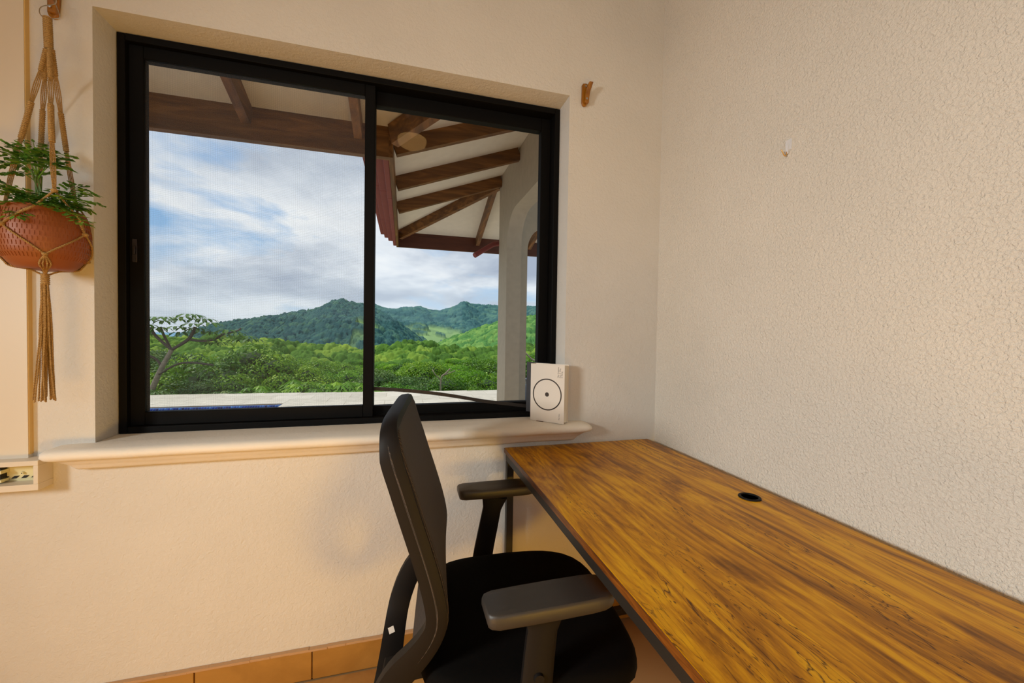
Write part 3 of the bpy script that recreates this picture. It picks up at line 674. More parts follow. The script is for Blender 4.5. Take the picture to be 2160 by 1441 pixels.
def frond(base,tip,nleaf,sz,droop=.02,seed=0):
    R_=random.Random(seed); base=Vector(base); tip=Vector(tip); L=(tip-base).length
    mid=base.lerp(tip,.5)+Vector((0,0,droop+.15*L)); P=spline([base,mid,tip],8)
    V=[];Fc=[];val=[]
    n=len(P)
    def leaflet(c,d_,l,wd):
        d_=d_.normalized(); up=Vector((R_.uniform(-.3,.3),R_.uniform(-.3,.3),1)); s_=d_.cross(up).normalized(); b=len(V)
        for q in (c,c+d_*l*.5+s_*wd,c+d_*l+Vector((0,0,-l*.1)),c+d_*l*.5-s_*wd): V.append(q)
        Fc.append((b,b+1,b+2,b+3)); val.extend([R_.random()]*4)
    for i in range(nleaf):
        f=.35+.65*i/nleaf; k=min(n-2,int(f*(n-1))); c=P[k].lerp(P[k+1],f*(n-1)-k); t_=(P[k+1]-P[k]).normalized(); s_=t_.cross(Vector((0,0,1))).normalized()
        for sg in (-1,1):
            # secondary pinna with several leaflets
            pl=sz*(2.6*(1-.55*f)); dd=(s_*sg+t_*.55+Vector((0,0,R_.uniform(-.3,.15)))).normalized()
            for q in range(4):
                cc=c+dd*pl*(q+.6)/4; leaflet(cc,dd+t_*R_.uniform(-.7,.9)+s_*R_.uniform(-.4,.4),sz*R_.uniform(.9,1.35),sz*.42)
    for q in range(3): leaflet(tip,(P[-1]-P[-3]).normalized()+Vector((R_.uniform(-.6,.6),R_.uniform(-.6,.6),R_.uniform(-.3,.3))),sz,sz*.27)
    mb=MB(); mb.v=[tuple(v) for v in V]; mb.f=list(Fc); me=bpy.data.meshes.new('frond'); 
    sv=MB().tube(P,[.0013*(1-.6*i/n) for i in range(n)],5,cap=False); b=len(mb.v); nv=len(sv.v); mb.v+=sv.v; mb.f+=[tuple(i+b for i in f) for f in sv.f]
    me.from_pydata(mb.v,[],mb.f); a=me.attributes.new('tint','FLOAT','POINT'); a.data.foreach_set('value',np.array(val+[.7]*nv,np.float32)); me.materials.append(M_fern)
    o=bpy.data.objects.new('frond',me); C.objects.link(o); o.parent=pt; o.location=-pt.location; return o
bs=Vector((PC.x,PC.y,zb0+.122)); crown=at(78,372,1.35)
st=MB()
for k in range(5):
    st.tube(spline([bs+Vector((random.uniform(-.012,.012),random.uniform(-.012,.012),0)),bs.lerp(crown,.5)+Vector((random.uniform(-.01,.01),0,0)),crown+Vector((random.uniform(-.008,.008),random.uniform(-.01,.01),random.uniform(-.01,.02)))],4),.0018,6)
rel(st,'stems',M_stem,pt,smooth=True)
tips=[(4,318,1.24),(0,345,1.27),(30,308,1.30),(62,312,1.25),(92,325,1.26),(135,325,1.25),(138,352,1.24),(112,345,1.22),(52,345,1.22),(20,365,1.25),(100,365,1.32),(70,300,1.33)]
for i,(u,v,y) in enumerate(tips): frond(crown+Vector((0,0,random.uniform(-.02,.005))),at(u,v,y+.06),7,.0135,.004,i)
tips2=[(5,400,1.24),(38,395,1.22),(16,425,1.22),(30,455,1.20),(205,428,1.26),(190,405,1.24),(180,472,1.22),(150,420,1.22),(165,392,1.27),(140,448,1.20),(118,435,1.21),(60,425,1.21),(185,440,1.30),(95,420,1.22),(48,410,1.30),(160,440,1.28),(0,385,1.28),(128,405,1.25)]
for i,(u,v,y) in enumerate(tips2): frond(bs+Vector((random.uniform(-.02,.02),random.uniform(-.02,.02),.002)),at(u,v,y+.055),8,.0130,.008,40+i)

# notebook mesh
M_nb=simple('black notebook cover',(.02,.02,.024,1),.5)
MB().box(0,.10,0,.0012,0,.205).box(0,.10,.0068,.008,0,.205).box(0,.0012,.0012,.0068,0,.205).build('cover',M_nb,nb,bevel=.0004)
MB().box(.0014,.098,.0014,.0066,.002,.203).build('page_block',M_page,nb)

# ================================================================ OUTSIDE
# ---------------------------------------------------------------- covered terrace roof
K=.36; ZB=2.45; YBm=3.043; XE=-.12; YF=6.185; ZS=2.67      # soffit height at the eaves
def soff(x,y): return min(ZS+K*(YBm-y) if x<XE else 9, 9) 
def S3(x,y,dz=0): return (x,y,ZS+dz+K*max(0,min(x-XE if x>XE else 0,0) or 0))
def zL(y): return ZS+K*(YBm-y)
def zR(x): return ZS+K*(x-XE)
def zF(y): return ZS+K*(YF-y)
roof=thing('terrace_roof',(0,YBm,ZB),'white soffit terrace roof with brown beams and rafters, seen through the window','roof')
def slab(name,pts,m,th=.07):
    n=len(pts); vs=[Vector(p) for p in pts]+[Vector(p)+Vector((0,0,th)) for p in pts]
    return rel(MB().add(vs,[tuple(range(n)),tuple(range(2*n-1,n-1,-1))]+[(i,i+n,(i+1)%n+n,(i+1)%n) for i in range(n)]),name,m,roof)
YH=1.702; XW=1.15; XM=XE+(YF-4.9)
xv=XE+(YBm-YH)
slab('soffit_panel',[(-6,YH,zL(YH)),(-6,YBm,ZS),(XE,YBm,ZS),(xv,YH,zL(YH))],M_soffit)
slab('soffit_panel',[(XE,YBm,ZS),(XE,YF,ZS),(XW+.02,YF-(XW+.02-XE),zR(XW+.02)),(XW+.02,YH+.10,zR(XW+.02))],M_soffit)
yv=YF-(XW+.02-XE)
slab('soffit_panel',[(XE,YF,ZS),(4.5,YF,ZS),(4.5,yv,zF(yv)),(XW+.02,yv,zF(yv))],M_soffit)
slab('soffit_panel',[(XW+.02,yv,zF(yv)),(4.5,yv,zF(yv)),(4.5,YH,zF(yv)),(XW+.02,YH,zF(yv))],M_soffit)
rel(MB().box(-6,XE+.0,YBm,YBm+.055,ZB,ZS+.015),'eave_beam',M_beamX,roof)
rel(MB().box(XE,XE+.03,YBm+.0,YF,ZB+.0,ZS-.02),'side_beam',M_beamY,roof)
rel(MB().box(XE,4.5,YF,YF+.05,ZB,ZS+.01),'far_fascia',M_fascia,roof)
# stepped maroon eave trim outside the side beam
for k,(xa,xb,z0,yy) in enumerate([(-.165,-.121,2.462,6.20),(-.235,-.166,2.53,6.21),(-.290,-.236,2.575,6.22),(-.345,-.291,2.62,6.22)]):
    ys=[YBm+.056,4.02,5.2,yy]
    for a,b in zip(ys[:-1],ys[1:]): rel(MB().box(xa,xb,a+.002,b-.002,z0,z0+.10),'gutter_board',M_maroon,roof,bevel=.004)
rel(MB().box(-6,-.36,YBm+.056,YBm+.10,ZB+.06,ZS+.03),'gutter_board',M_maroon,roof)
RD=.13
def rafter(a,b,m,wd=.055,name='rafter',d=RD):
    a=Vector(a); b=Vector(b); o_=Vector((0,0,-d/2-.001)); rel(MB().bar(a+o_,b+o_,wd,d),name,m,roof)
for x in (-3.78,-3.09,-2.40,-1.71,-1.02,-.325): rafter((x,YH+.01,zL(YH+.01)),(x,YBm-.002,ZS),M_beamY)
for y in (2.47,3.25,4.03,4.81): rafter((XE+.032,y,zR(XE+.03)),(min(XW-.003,99),y,zR(XW)),M_beamX)
rafter((XE+.03,YBm-.03,zR(XE)),(xv-.15,YH+.15,zL(YH+.15)),M_beamY,.065,'valley_rafter',.15)
rafter((XE+.05,YF-.05,ZS+.01),(XW-.01,YF-(XW-XE),zR(XW)),M_beamX,.06,'hip_rafter',.13)
for x in (1.10,1.95,2.7): rafter((x,YF-.002,ZS),(x,4.92,zF(4.92)),M_beamY)
dp=MB(); pth=[at(1062,514,5.75),at(1042,517,5.72),at(1034,520,5.70),at(1001,538,5.45)]
dp.tube([pth[0],pth[1],pth[2],pth[3]],.036,14)
pth=[at(1063,513,4.95),at(1043,515,4.92),at(1034,519,4.90),at(1001,539,4.80)]
dpo=thing('downpipe',tuple(pth[0]),'short maroon elbow drain pipe sticking out by the white column','pipe'); rel(MB().tube(spline(pth,3),.031,16),'pipe_body',M_maroon,dpo,smooth=40)

# ---------------------------------------------------------------- arcade walls
def archwall(name,plane,o,th,a0,a1,zt,b0,b1,ztop,r,label):
    # outline in (a,z): wall a0..a1, opening b0..b1 up to ztop with rounded corners of radius r
    arc=[(b0+r-r*math.cos(t),ztop-r+r*math.sin(t)) for t in [math.pi/2*k/10 for k in range(11)]]+[(b1-r+r*math.sin(t),ztop-r+r*math.cos(t)) for t in [math.pi/2*k/10 for k in range(11)]]
    mb=MB()
    def P(a,z,c): return (c,a,z) if plane=='yz' else (a,c,z)
    vs=[];fs=[]
    for c in (o,o+th):
        for a,z in arc: vs.append(P(a,z,c))
        for a,z in arc: vs.append(P(a,zt,c))
    n=len(arc)
    for k in range(n-1):
        fs+=[(k,k+1,n+k+1,n+k),(2*n+k,2*n+k+1,3*n+k+1,3*n+k),(k,k+1,2*n+k+1,2*n+k)]
    mb.add(vs,fs)
    for (p,q) in ((a0,b0),(b1,a1)):
        if plane=='yz': mb.box(o,o+th,p,q,0,zt)
        else: mb.box(p,q,o,o+th,0,zt)
    ob=mb.build(name,M_ext,smooth=30); ob['kind']='structure'; ob['label']=label; return ob
archwall('wall_arcade_side','yz',XW,.175,YH,4.9,zR(XW)-.002,2.1,4.50,2.56,.36,'pale rendered wall with rounded arch opening, right part of window view')
archwall('wall_arcade_far','xz',4.74,.16,XW+.176,4.5,zR(XW)-.002,1.478,3.4,2.55,.32,'pale rendered wall with second arch behind the first')

# ---------------------------------------------------------------- deck and pool
def yedge(x): return 8.37+(7.96-8.37)*(x+4.41)/(1.86+4.41)
PX1=-1.85; PY0=3.6; PY1=7.06
dko=MB(); dko.box(PX1,6,YH,8.0,-.12,-.006).box(-7,PX1,YH,PY0,-.12,-.006)
dko.prism([(-7,PY1),(PX1,PY1),(PX1,8.0),(6,8.0),(6,yedge(6)),(-7,yedge(-7))],.114,'xy',-.12)
deck=dko.build('floor_deck',M_grout); struct(deck); deck['label']='pale travertine pool terrace outside the window'
sl_=0
tw_=.62;td=.42
for j in range(-1,17):
    y0=PY1-td*7+j*td-.0; y1=y0+td
    for i in range(-9,10):
        x0=i*tw_+PX1+ (0 if j%2 else tw_/2); x1=x0+tw_
        X0,X1_=x0,x1
        if y1<=PY1+.001 and y0>=PY0-.3 and x1>PX1 and x0<PX1: X0=PX1
        if y1<=PY1+.001 and y0>=PY0-.3 and x1<=PX1: continue
        if x0<-5.2 or x1>4.3 or y0<YH: continue
        ya=min(y1,yedge((X0+X1_)/2)+.0) ; 
        if ya-y0<.05 or X1_-X0<.05: continue
        MB().box(X0+.002,X1_-.002,y0+.002,ya-.002,-.006,random.uniform(-.0005,.0008)).build('paving_slab',M_deck,deck)
pool=MB()
M_mos=[simple('mosaic blue',srgb(28,70,170),.25),]
m=bpy.data.materials.new('mosaic glass tiles'); m.use_nodes=True; m.node_tree.nodes.clear(); t=NT(m.node_tree)
a_=t.node('ShaderNodeAttribute',attribute_name='tint').outputs['Fac']
p=t.node('ShaderNodeBsdfPrincipled',{'Base Color':t.ramp(a_,[(0,srgb(14,34,110)),(.5,srgb(30,80,180)),(1,srgb(90,150,220))]),'Roughness':.25}); t.l.new(p.outputs[0],t.node('ShaderNodeOutputMaterial').inputs[0]); M_mosaic=m
M_pg=simple('pool grout',srgb(168,192,220),.8)
ps=MB().box(-7,PX1,PY1,PY1+.02,-1.2,-.121).box(PX1,PX1+.02,PY0,PY1,-1.2,-.121).box(-7,PX1,PY0,PY1,-1.25,-1.2)
ps.box(-7,PX1,PY1-.004,PY1+.0,-1.2,-.015).box(PX1-.004,PX1,PY0,PY1-.004,-1.2,-.015)
pw=ps.build('pool_shell',M_pg); struct(pw); pw['label']='swimming pool basin'
V=[];Fc=[];vv=[]
def mtile(axis,a,z,s_,val):
    b=len(V)
    if axis=='y': c=[(a,PY1-.0075,z),(a+s_,PY1-.0075,z),(a+s_,PY1-.0075,z+s_),(a,PY1-.0075,z+s_)]
    else: c=[(PX1-.0075,a,z),(PX1-.0075,a+s_,z),(PX1-.0075,a+s_,z+s_),(PX1-.0075,a,z+s_)]
    c2=[(x,y+(.003 if axis=='y' else 0),z) if axis=='y' else (x+.003,y,z) for x,y,z in c]
    V.extend(c+c2); vv.extend([val]*8)
    for f in ((0,1,2,3),(0,4,5,1),(1,5,6,2),(2,6,7,3),(3,7,4,0)): Fc.append([b+i for i in f])
pt_=.036
for r_i in range(7):
    for i in range(int(3.6/pt_)): mtile('y',PX1-.01-(i+1)*pt_,-.018-(r_i+1)*pt_,pt_-.006,rng.random())
    for i in range(int(3.4/pt_)): mtile('x',PY1-.02-(i+1)*pt_,-.018-(r_i+1)*pt_,pt_-.006,rng.random())
o=fastmesh('mosaic_tiles',V,Fc,M_mosaic,pw,val=vv); o['kind']='stuff'; o['label']='blue glass mosaic tiles along the waterline'
m,t,p=mat('pool water'); p.inputs['Base Color'].default_value=(.02,.16,.35,1); p.inputs['Roughness'].default_value=.03; oc=t.node('ShaderNodeTexCoord').outputs['Object']
t.l.new(t.node('ShaderNodeBump',{'Height':t.noise(oc,6,3),'Strength':.3,'Distance':.02}).outputs[0],p.inputs['Normal'])
wt=MB().box(-7,PX1-.008,PY0,PY1-.009,-.26,-.20).build('pool_water',m); tag(wt,'still blue pool water below the terrace edge','water',kind='stuff')

# hourglass patio stool
m=simple('dark glazed ceramic',(.030,.038,.050,1),.3)
so=atz(1096,846,0.0); sc_=Vector((2.42,6.35,0))
stl=thing('patio_stool',tuple(at(1117,845,6.6)*1),'dark blue-grey hourglass patio stool beyond the arch, partly behind the books','stool'); stl.location.z=0
rel(MB().lathe([(.20,0),(.205,.03),(.17,.12),(.11,.24),(.075,.30),(.085,.34),(.115,.375),(.118,.39),(.10,.395)],32,(stl.location.x,stl.location.y,0)),'stool_body',m,stl,smooth=40)

# ---------------------------------------------------------------- hills
def vnoise(x,y,seed):
    xi=np.floor(x).astype(np.int64); yi=np.floor(y).astype(np.int64); fx_=x-xi; fy_=y-yi; fx_=fx_*fx_*(3-2*fx_); fy_=fy_*fy_*(3-2*fy_)
    def h(a,b):
        n=(a*374761393+b*668265263+seed*1442695041)&0x7fffffff; n=((n^(n>>13))*1274126177)&0x7fffffff; return ((n^(n>>16))&0xffff)/65535.0
    return (h(xi,yi)*(1-fx_)+h(xi+1,yi)*fx_)*(1-fy_)+(h(xi,yi+1)*(1-fx_)+h(xi+1,yi+1)*fx_)*fy_
def fbm(x,y,seed,o=4):
    s_=0;a=.5
    for k in range(o): s_=s_+a*vnoise(x*2**k,y*2**k,seed+k*17); a*=.5
    return s_
def crowns(x,y,cell,seed):   # domes of tree crowns: height 0..1 and a random value per crown
    X=x/cell;Y=y/cell; xi=np.floor(X).astype(np.int64); yi=np.floor(Y).astype(np.int64); best=np.zeros_like(X); rid=np.zeros_like(X)
    def h(a,b,s):
        n=(a*374761393+b*668265263+(seed+s)*1442695041)&0x7fffffff; n=((n^(n>>13))*1274126177)&0x7fffffff; return ((n^(n>>16))&0xffff)/65535.0
    for i in (-1,0,1):
        for j in (-1,0,1):
            a=xi+i;b=yi+j; px=a+h(a,b,1);py=b+h(a,b,2); r=.55+.40*h(a,b,3); d2=((X-px)**2+(Y-py)**2)/r**2
            hh=np.sqrt(np.clip(1-d2,0,None))*(.6+.7*h(a,b,4)); q=hh>best; best=np.where(q,hh,best); rid=np.where(q,h(a,b,5),rid)
    return best,rid
def forestmat(name,stops,grass):
    m=bpy.data.materials.new(name); m.use_nodes=True; m.node_tree.nodes.clear(); t=NT(m.node_tree)
    a=t.node('ShaderNodeAttribute',attribute_name='tint').outputs['Fac']; g_=t.node('ShaderNodeAttribute',attribute_name='tone').outputs['Fac']
    c=t.mix(g_,t.ramp(a,stops),grass); p=t.node('ShaderNodeBsdfPrincipled',{'Base Color':c,'Roughness':.9,'Specular IOR Level':.1}); t.l.new(p.outputs[0],t.node('ShaderNodeOutputMaterial').inputs[0]); return m
def hill(name,label,ridge,dist,front,back,zbase,cell,ch_,m,seed,nx_,ny_,gully=.25,gscale=90,grass=0.0,gbias=None,shape=1.3):
    R_=[at(u,v,dist) for u,v in ridge]; rx=np.array([p.x for p in R_]); rz=np.array([p.z for p in R_])
    xs=np.linspace(rx[0],rx[-1],nx_); ts=np.linspace(-back/front,1,ny_)
    XX,TT=np.meshgrid(xs,ts); YY=dist-TT*front
    zr=np.interp(XX,rx,rz); T_=np.clip(np.abs(TT),0,1)
    Z=zbase+(zr-zbase)*(1-T_**shape)
    gn=(fbm(XX/gscale,YY/gscale*.5,seed)-.45)*gully*(zr-zbase)*np.clip(T_*4,0,1)*(1-T_*.5)*2
    Z=Z+gn
    gm=fbm(XX/(gscale*.8)+7,YY/(gscale*.8),seed+5,4)
    if gbias is not None: gm=gm+gbias(XX,YY,TT)
    gmask=np.clip((gm-(1-grass))*14,0,1)*np.clip(1.25-1.1*(crowns(XX,YY,cell*1.6,seed+77)[1]>.72)*(crowns(XX,YY,cell*1.6,seed+77)[0]>.15),0,1) if grass>0 else np.zeros_like(XX)
    cr,rid=crowns(XX,YY,cell,seed+9); cr2,rid2=crowns(XX,YY,cell*.45,seed+19)
    cr3,rid3=crowns(XX,YY,cell*.22,seed+29)
    Z=Z+ch_*(cr*.70+cr2*.30+cr3*.16)*(1-gmask*.93)+ch_*.30*fbm(XX/cell*4,YY/cell*4,seed+33,3)*(1-gmask)
    V=np.stack([XX,YY,Z],-1).reshape(-1,3); idx=np.arange(nx_*ny_).reshape(ny_,nx_)
    Fq=np.stack([idx[:-1,:-1],idx[:-1,1:],idx[1:,1:],idx[1:,:-1]],-1).reshape(-1,4)
    tint=np.clip(.05+.5*rid+.15*rid2+.3*fbm(XX/gscale*1.5,YY/gscale*1.5,seed+3),0,1)
    o=fastmesh(name,V,Fq[:, ::-1],m,None,val=tint.ravel(),col=gmask.ravel(),smooth=True)
    return tag(o,label,'hill',kind='stuff')
MF_far=forestmat('haze tinted ridge forest',[(0,srgb(40,76,84)),(.5,srgb(64,104,104)),(1,srgb(100,138,116))],srgb(136,166,110))  # blue distance haze is put into the forest colours
MF_main=forestmat('hazy shaded hill forest',[(0,srgb(34,68,74)),(.5,srgb(54,94,92)),(1,srgb(92,128,96))],srgb(130,162,96))  # haze and cloud shadow are put into these darker blue-green stops
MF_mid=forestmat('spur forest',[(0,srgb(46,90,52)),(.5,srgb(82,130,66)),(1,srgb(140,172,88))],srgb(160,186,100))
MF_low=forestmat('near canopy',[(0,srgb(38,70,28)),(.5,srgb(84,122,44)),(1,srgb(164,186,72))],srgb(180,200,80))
MF_sea=forestmat('haze tinted lowland',[(0,srgb(96,140,170)),(.5,srgb(112,156,184)),(1,srgb(130,170,192))],srgb(130,160,150))  # pale blue base colour stands in for haze over the plain
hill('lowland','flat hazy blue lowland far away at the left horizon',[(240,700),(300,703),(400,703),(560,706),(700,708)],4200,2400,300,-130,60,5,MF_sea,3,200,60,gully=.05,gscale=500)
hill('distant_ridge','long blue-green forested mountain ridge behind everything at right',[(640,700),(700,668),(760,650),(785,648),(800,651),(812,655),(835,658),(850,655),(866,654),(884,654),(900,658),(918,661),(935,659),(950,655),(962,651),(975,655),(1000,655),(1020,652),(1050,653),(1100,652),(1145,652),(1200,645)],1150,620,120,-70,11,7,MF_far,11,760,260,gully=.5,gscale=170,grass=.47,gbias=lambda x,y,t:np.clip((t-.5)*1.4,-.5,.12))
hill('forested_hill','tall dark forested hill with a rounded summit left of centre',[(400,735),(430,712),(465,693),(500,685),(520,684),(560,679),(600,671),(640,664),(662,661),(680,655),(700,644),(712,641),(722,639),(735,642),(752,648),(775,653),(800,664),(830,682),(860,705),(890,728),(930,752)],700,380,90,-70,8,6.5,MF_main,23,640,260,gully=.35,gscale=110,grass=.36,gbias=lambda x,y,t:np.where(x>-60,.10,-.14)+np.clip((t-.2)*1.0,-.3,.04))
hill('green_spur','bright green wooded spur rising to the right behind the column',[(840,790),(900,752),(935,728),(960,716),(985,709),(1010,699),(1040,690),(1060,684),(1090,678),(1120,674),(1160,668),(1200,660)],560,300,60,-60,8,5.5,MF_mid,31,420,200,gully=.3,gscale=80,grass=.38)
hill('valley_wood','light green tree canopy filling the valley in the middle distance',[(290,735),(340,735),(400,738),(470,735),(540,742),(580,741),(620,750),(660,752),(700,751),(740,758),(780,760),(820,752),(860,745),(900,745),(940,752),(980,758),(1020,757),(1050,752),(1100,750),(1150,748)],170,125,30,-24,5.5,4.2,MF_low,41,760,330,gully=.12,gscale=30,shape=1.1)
# sloping ground under the near trees
gnd=MB(); 
gn_=struct(MB().prism([(8.6,-2.5),(20,-6),(60,-16),(150,-32),(150,-60),(8.6,-12)],160,'yz',-80).build('ground',simple('dark undergrowth',srgb(44,66,26),.95,0,(1.5,1,.5),.3))); gn_['label']='steep undergrowth slope below the terrace'
MB().box(-7,6,7.9,8.0,-3,-.12).build('retaining_wall',M_ext,deck)

# ---------------------------------------------------------------- near trees
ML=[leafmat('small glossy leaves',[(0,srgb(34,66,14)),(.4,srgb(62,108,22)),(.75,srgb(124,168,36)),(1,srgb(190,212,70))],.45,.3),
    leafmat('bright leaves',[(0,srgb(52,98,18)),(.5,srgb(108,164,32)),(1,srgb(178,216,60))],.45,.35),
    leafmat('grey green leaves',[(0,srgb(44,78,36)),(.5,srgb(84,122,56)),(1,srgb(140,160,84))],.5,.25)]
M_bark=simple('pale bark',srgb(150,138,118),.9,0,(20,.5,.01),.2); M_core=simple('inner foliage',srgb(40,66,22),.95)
def crown_arrays(seed,rx,rz,nb,nl,ls,kind):
    g_=np.random.default_rng(seed); V=[];vals=[]
    cs=[];rs=[]
    for k in range(nb):
        u=g_.normal(size=3); u/=np.linalg.norm(u); u[2]=abs(u[2])*1.0-.25; rr=g_.random()**.45
        cs.append(np.array([u[0]*rx*.72*rr,u[1]*rx*.72*rr,u[2]*rz*.75*rr])); rs.append(rx*g_.uniform(.19,.36))
    cs=np.array(cs);rs=np.array(rs); bi=g_.integers(0,nb,nl); nrm=g_.normal(size=(nl,3)); nrm[:,2]=np.abs(nrm[:,2])*1.1-.35; nrm/=np.linalg.norm(nrm,axis=1)[:,None]
    rad=rs[bi]*g_.uniform(.78,1.08,nl); P=cs[bi]+nrm*rad[:,None]*np.array([1,1,.72])
    if kind=='palm':
        # clusters of long drooping leaflets radiating from a point
        m_=9; nc=nl//m_; P=P[:nc]; N=nrm[:nc]; V=[];Fq=[];vals=[]
        base_v=g_.random(nc)
        Vs=np.zeros((nc,m_,4,3)); 
        for j in range(m_):
            a=2*np.pi*(j+g_.random(nc)*.4)/m_; d_=np.stack([np.cos(a),np.sin(a),-.25-.35*g_.random(nc)],-1); L=ls*g_.uniform(2.4,3.4,nc)[:,None]
            s_=np.stack([-np.sin(a),np.cos(a),np.zeros(nc)],-1)*ls*.42
            Vs[:,j,0]=P; Vs[:,j,1]=P+d_*L*.6+s_; Vs[:,j,2]=P+d_*L+np.array([0,0,-1])*L*.25; Vs[:,j,3]=P+d_*L*.6-s_
        vals=np.repeat(np.clip(base_v[:,None]*.7+g_.random((nc,m_))*.3,0,1).reshape(-1),4)
        V=Vs.reshape(-1,3)
    else:
        t1=np.cross(nrm,g_.normal(size=(nl,3))); t1/=np.linalg.norm(t1,axis=1)[:,None]; nn=nrm+g_.normal(size=(nl,3))*.5; t2=np.cross(nn,t1); t2/=np.linalg.norm(t2,axis=1)[:,None]
        L=ls*g_.uniform(.7,1.3,nl)[:,None]; V=np.stack([P-t1*L*.6,P+t2*L*.32,P+t1*L*.6,P-t2*L*.32],1).reshape(-1,3)
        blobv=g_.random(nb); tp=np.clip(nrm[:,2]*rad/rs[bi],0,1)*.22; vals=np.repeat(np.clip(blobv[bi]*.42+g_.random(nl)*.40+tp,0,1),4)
    n=len(V)//4; return V,np.arange(n*4).reshape(n,4),vals,cs,rs
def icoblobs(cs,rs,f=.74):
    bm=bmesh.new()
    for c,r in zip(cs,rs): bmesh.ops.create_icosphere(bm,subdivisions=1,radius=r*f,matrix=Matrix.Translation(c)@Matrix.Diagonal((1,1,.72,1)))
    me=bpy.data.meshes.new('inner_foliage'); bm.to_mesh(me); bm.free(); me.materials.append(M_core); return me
def make_tree(name,seed,rx,rz,nb,nl,ls,kind,m,trunk):
    r=thing(name,(0,0,0),'','tree'); V,Fq,vals,cs,rs=crown_arrays(seed,rx,rz,nb,nl,ls,kind)
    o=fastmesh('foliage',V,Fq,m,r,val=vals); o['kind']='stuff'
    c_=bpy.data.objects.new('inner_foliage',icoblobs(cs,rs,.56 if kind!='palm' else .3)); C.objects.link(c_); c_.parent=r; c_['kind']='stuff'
    tk=MB(); R_=random.Random(seed); tk.tube(spline([(0,0,-trunk),(R_.uniform(-.2,.2),R_.uniform(-.2,.2),-trunk*.5),(0,0,-rz*.2)],4),[.10]*4+[.085]*4+[.07],7)
    for c in cs[:7]: tk.tube(spline([(0,0,-rz*.5),Vector(c)*.5+Vector((0,0,-rz*.2)),Vector(c)],3),.03,5)
    tk.build('trunk',M_bark,r,smooth=True); return r
protos=[make_tree('broadleaf_tree',1,2.0,1.5,30,16000,.072,'leaf',ML[0],6),
        make_tree('broadleaf_tree',2,2.0,1.4,26,15000,.070,'leaf',ML[1],6),
        make_tree('palmate_tree',3,1.7,1.2,18,3600,.085,'palm',ML[1],6),
        make_tree('broadleaf_tree',4,2.1,1.5,30,16000,.070,'leaf',ML[2],6),
        make_tree('umbrella_tree',5,3.4,1.5,38,15000,.12,'leaf',ML[1],9),
        make_tree('umbrella_tree',6,3.4,1.7,38,15000,.12,'leaf',ML[0],9),
        make_tree('palmate_tree',8,1.6,1.1,16,3200,.085,'palm',ML[2],6)]
used=set(); N_=[0]
def place(k,u,v,y,sc,label,rz=None,group=None):
    """tree k whose crown top shows at photo position u,v when it stands y metres out"""
    p0=protos[k]
    if k in used:
        r=p0.copy(); C.objects.link(r)
        for c_ in p0.children: q=c_.copy(); C.objects.link(q); q.parent=r
    else: r=p0; used.add(k)
    p_=at(u,v,y); h_={0:1.5,1:1.4,2:1.15,3:1.5,4:1.5,5:1.6,6:1.1}[k]
    r.location=(p_.x,p_.y,p_.z-h_*sc*.88); r.rotation_euler=(0,0,random.uniform(0,6.28) if rz is None else rz); r.scale=(sc,sc,sc); r['label']=label
    if group: r['group']=group
    elif 'group' in r: del r['group']
    return r
# (kind, px u, px v of crown top, distance, scale, label)
TR=[(0,520,722,15.0,1.25,'large dark green bushy tree left of centre, just above the pool terrace'),
 (0,600,745,14.0,.95,'dense glossy green tree right of the largest bush behind the pool'),
 (0,430,742,15.5,1.15,'dark green bushy tree behind the branching umbrella-leaf tree'),
 (3,345,722,24.0,1.4,'rounded grey-green tree behind the left window frame edge'),
 (3,300,728,19.0,1.3,'grey-green tree at the far left edge of the window view'),
 (6,470,812,10.6,.5,'low pale palmate shrub at the terrace edge below the dark bush'),
 (6,560,818,10.2,.35,'small pale palmate shrub at terrace edge, above the pool corner'),
 (6,330,806,10.8,.65,'pale palmate shrub at lower left corner of the window view'),
 (2,610,790,11.0,.8,'bright lime palmate shrub above the pool corner'),
 (2,690,775,12.5,1.0,'bright lime palmate tree left of the window mullion'),
 (2,745,800,11.0,.7,'low lime palmate shrub touching the window mullion'),
 (1,650,765,17.0,1.1,'light green tree behind the lime palmate shrubs'),
 (1,740,768,18.0,1.1,'light green tree just left of window mullion'),
 (3,810,770,15.0,.95,'grey-green tree just right of window mullion'),
 (1,830,795,11.0,.7,'bright green leafy bush right of the mullion at terrace edge'),
 (1,880,812,10.2,.5,'low bright green bush above the loose rubber seal'),
 (5,880,764,30.0,.9,'dark round-crowned tree in the middle of right pane'),
 (3,920,788,13.5,.8,'olive bushy tree in front of the round-crowned tree'),
 (0,960,790,12.0,.8,'dark green bush left of the white column'),
 (0,1010,786,12.5,.9,'glossy green bush right beside the white column'),
 (0,1040,810,11.0,.6,'low glossy green bush behind the foot of the column'),
 (4,965,777,32.0,.85,'lime umbrella-crowned tree left of the column'),
 (5,1030,758,38.0,1.2,'dark umbrella-crowned tree beside the column'),
 (0,1125,742,15.0,1.3,'leafy green tree seen through the arch at right'),
 (1,1120,795,11.5,.8,'bright bush seen through the arch above the books'),
 (3,380,790,12.0,.9,'olive bush beside the pale leaning trunk at left'),
 (0,660,805,11.5,.6,'low dark bush between the lime shrubs'),
 (0,500,790,12.3,.9,'dark bush in front of the largest bush at terrace edge'),
 (1,780,812,10.4,.5,'low bright bush hidden partly by the window mullion'),
 (6,935,815,10.3,.45,'small pale shrub above middle of the loose rubber seal')]
for k,u,v,y,sc,lb in TR: place(k,u,v,y,sc,lb)
rr_=random.Random(5)
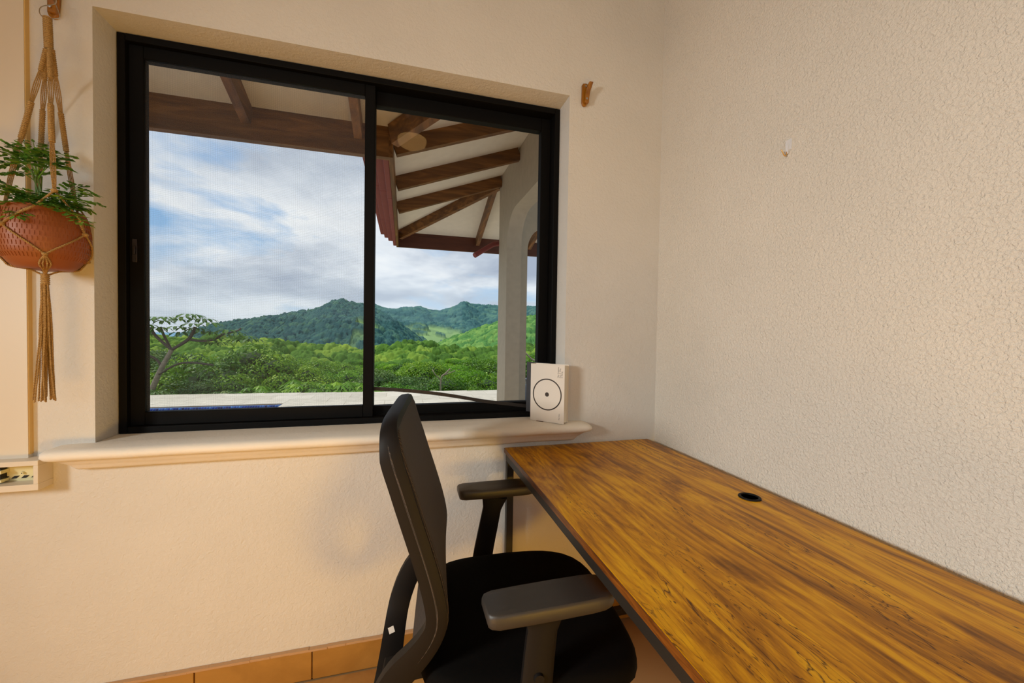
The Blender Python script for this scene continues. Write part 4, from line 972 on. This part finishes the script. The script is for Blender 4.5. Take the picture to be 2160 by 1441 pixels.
for i in range(44):
    y=rr_.uniform(34,110); u=rr_.uniform(260,1170); v=rr_.uniform(752,768)+ (110-y)*.10
    if u<560: v+=6
    place(rr_.choice([4,4,5]),u,v,y,rr_.uniform(.8,1.25),'one of the many umbrella-crowned trees in the canopy below the hills',group='umbrella-crowned trees of the valley canopy')

# branching umbrella-leaf tree at left (palmate leaves on bare candelabra branches)
ct=thing('cecropia_tree',tuple(at(312,840,12)),'bare-branched umbrella-leaf tree with palmate leaf clusters against the sky at left','tree')
cbm=[([(305,860),(318,828),(340,778),(362,738)],.075,12),([(362,738),(395,718),(408,700),(412,690)],.04,12),([(362,738),(335,715),(322,700),(320,690)],.035,12),
     ([(362,738),(348,712),(338,690)],.03,12.3),([(398,716),(430,720),(455,715),(470,705)],.028,12.0),([(341,776),(330,758),(300,745)],.03,12.0),([(335,790),(370,770),(400,765),(450,770)],.025,11.8),([(470,705),(500,698),(508,692)],.02,12.1)]
rel(MB().tube(spline([at(u,v,y) for (u,v),y in zip(cbm[0][0],(12,12,12,12))],5),[.078-.002*i for i in range(16)],10),'trunk',M_bark,ct,smooth=True)
M_branch=simple('dark branch',srgb(92,84,74),.9)
for pts_,r,y in cbm[1:]:
    rel(MB().tube(spline([at(u,v,y) for u,v in pts_],4),r,7),'branch',M_branch,ct,smooth=True)
M_cec=leafmat('umbrella leaves',[(0,srgb(52,92,40)),(.6,srgb(96,138,60)),(.9,srgb(146,172,78)),(1,srgb(170,150,76))],.55,.35)
def palmate(c,R_,seed,nl=9):
    g_=random.Random(seed); V=[];Fc=[];val=[]
    tv=g_.random()
    for j in range(nl):
        a=2*math.pi*(j+g_.random()*.3)/nl; d_=Vector((math.cos(a),math.sin(a),0)); s_=Vector((-d_.y,d_.x,0)); b=len(V); L=R_*g_.uniform(.8,1.1)
        for q,wd,dz in ((.05,.02,0),(.45,.10,.02),(.8,.13,-.12),(1.0,.02,-.34)):
            for sg in (-1,1): V.append(c+d_*L*q+s_*sg*wd*L+Vector((0,0,dz*L-.04*L*abs(sg))))
            if q==.45: pass
        for k in range(3): Fc.append((b+2*k,b+2*k+1,b+2*k+3,b+2*k+2))
        val+= [min(1,max(0,tv*.6+g_.random()*.4))]*8
    return V,Fc,val
tips=[(300,668,11.8),(312,672,12.2),(330,668,12.0),(345,676,12.2),(310,684,11.9),(338,690,12.1),(322,693,12.1),(352,668,12.4),(375,672,12.1),(372,688,11.9),(386,668,12.3),(398,662,12.1),(412,664,12.0),(420,672,12.2),(435,672,12.0),(442,680,11.9),(405,682,11.8),(392,690,12.2),(418,692,11.9),(430,698,12.1),(448,700,11.9),(455,712,12.0),(440,715,12.2),(475,706,12.1),(468,722,11.9),(500,702,12.1),(520,708,12.2),(508,716,12.0),(530,714,12.0),(495,716,12.2),(302,700,12.0),(380,700,12.0),(450,722,12.1),(480,695,12.2)]
for i,(u,v,y) in enumerate(tips):
    V,Fc,val=palmate(at(u,v,y),random.uniform(.24,.34),i); o=fastmesh('palmate_leaf',[tuple(q) for q in V],Fc,M_cec,ct,val=val); o.location=-ct.location
# bare twigs among the right bushes
for nm,pts_,lb in (('bare_branch',[(930,850),(930,800),(940,788),(950,778)],'pale bare forked branch among the bushes left of the column'),('bare_branch',[(1104,740),(1122,758),(1142,774),(1150,860)],'pale bare branch seen through the arch above the books')):
    b0=at(*pts_[0],10.6); o=thing(nm,tuple(b0),lb,'branch'); lm_=rel(MB().tube(spline([at(u,v,10.6) for u,v in pts_],4),.022,7),'limb',M_bark,o,smooth=True)
    if nm=='bare_branch' and pts_[0][0]<1000: rel(MB().tube([at(930,802,10.6),at(918,790,10.6),at(912,780,10.6)],.014,6),'twig',M_bark,lm_,smooth=True); rel(MB().tube([at(936,792,10.6),at(960,782,10.5)],.012,6),'twig',M_bark,lm_,smooth=True)
for o in list(bpy.data.objects):
    if o.get('label')=='' : del o['label']
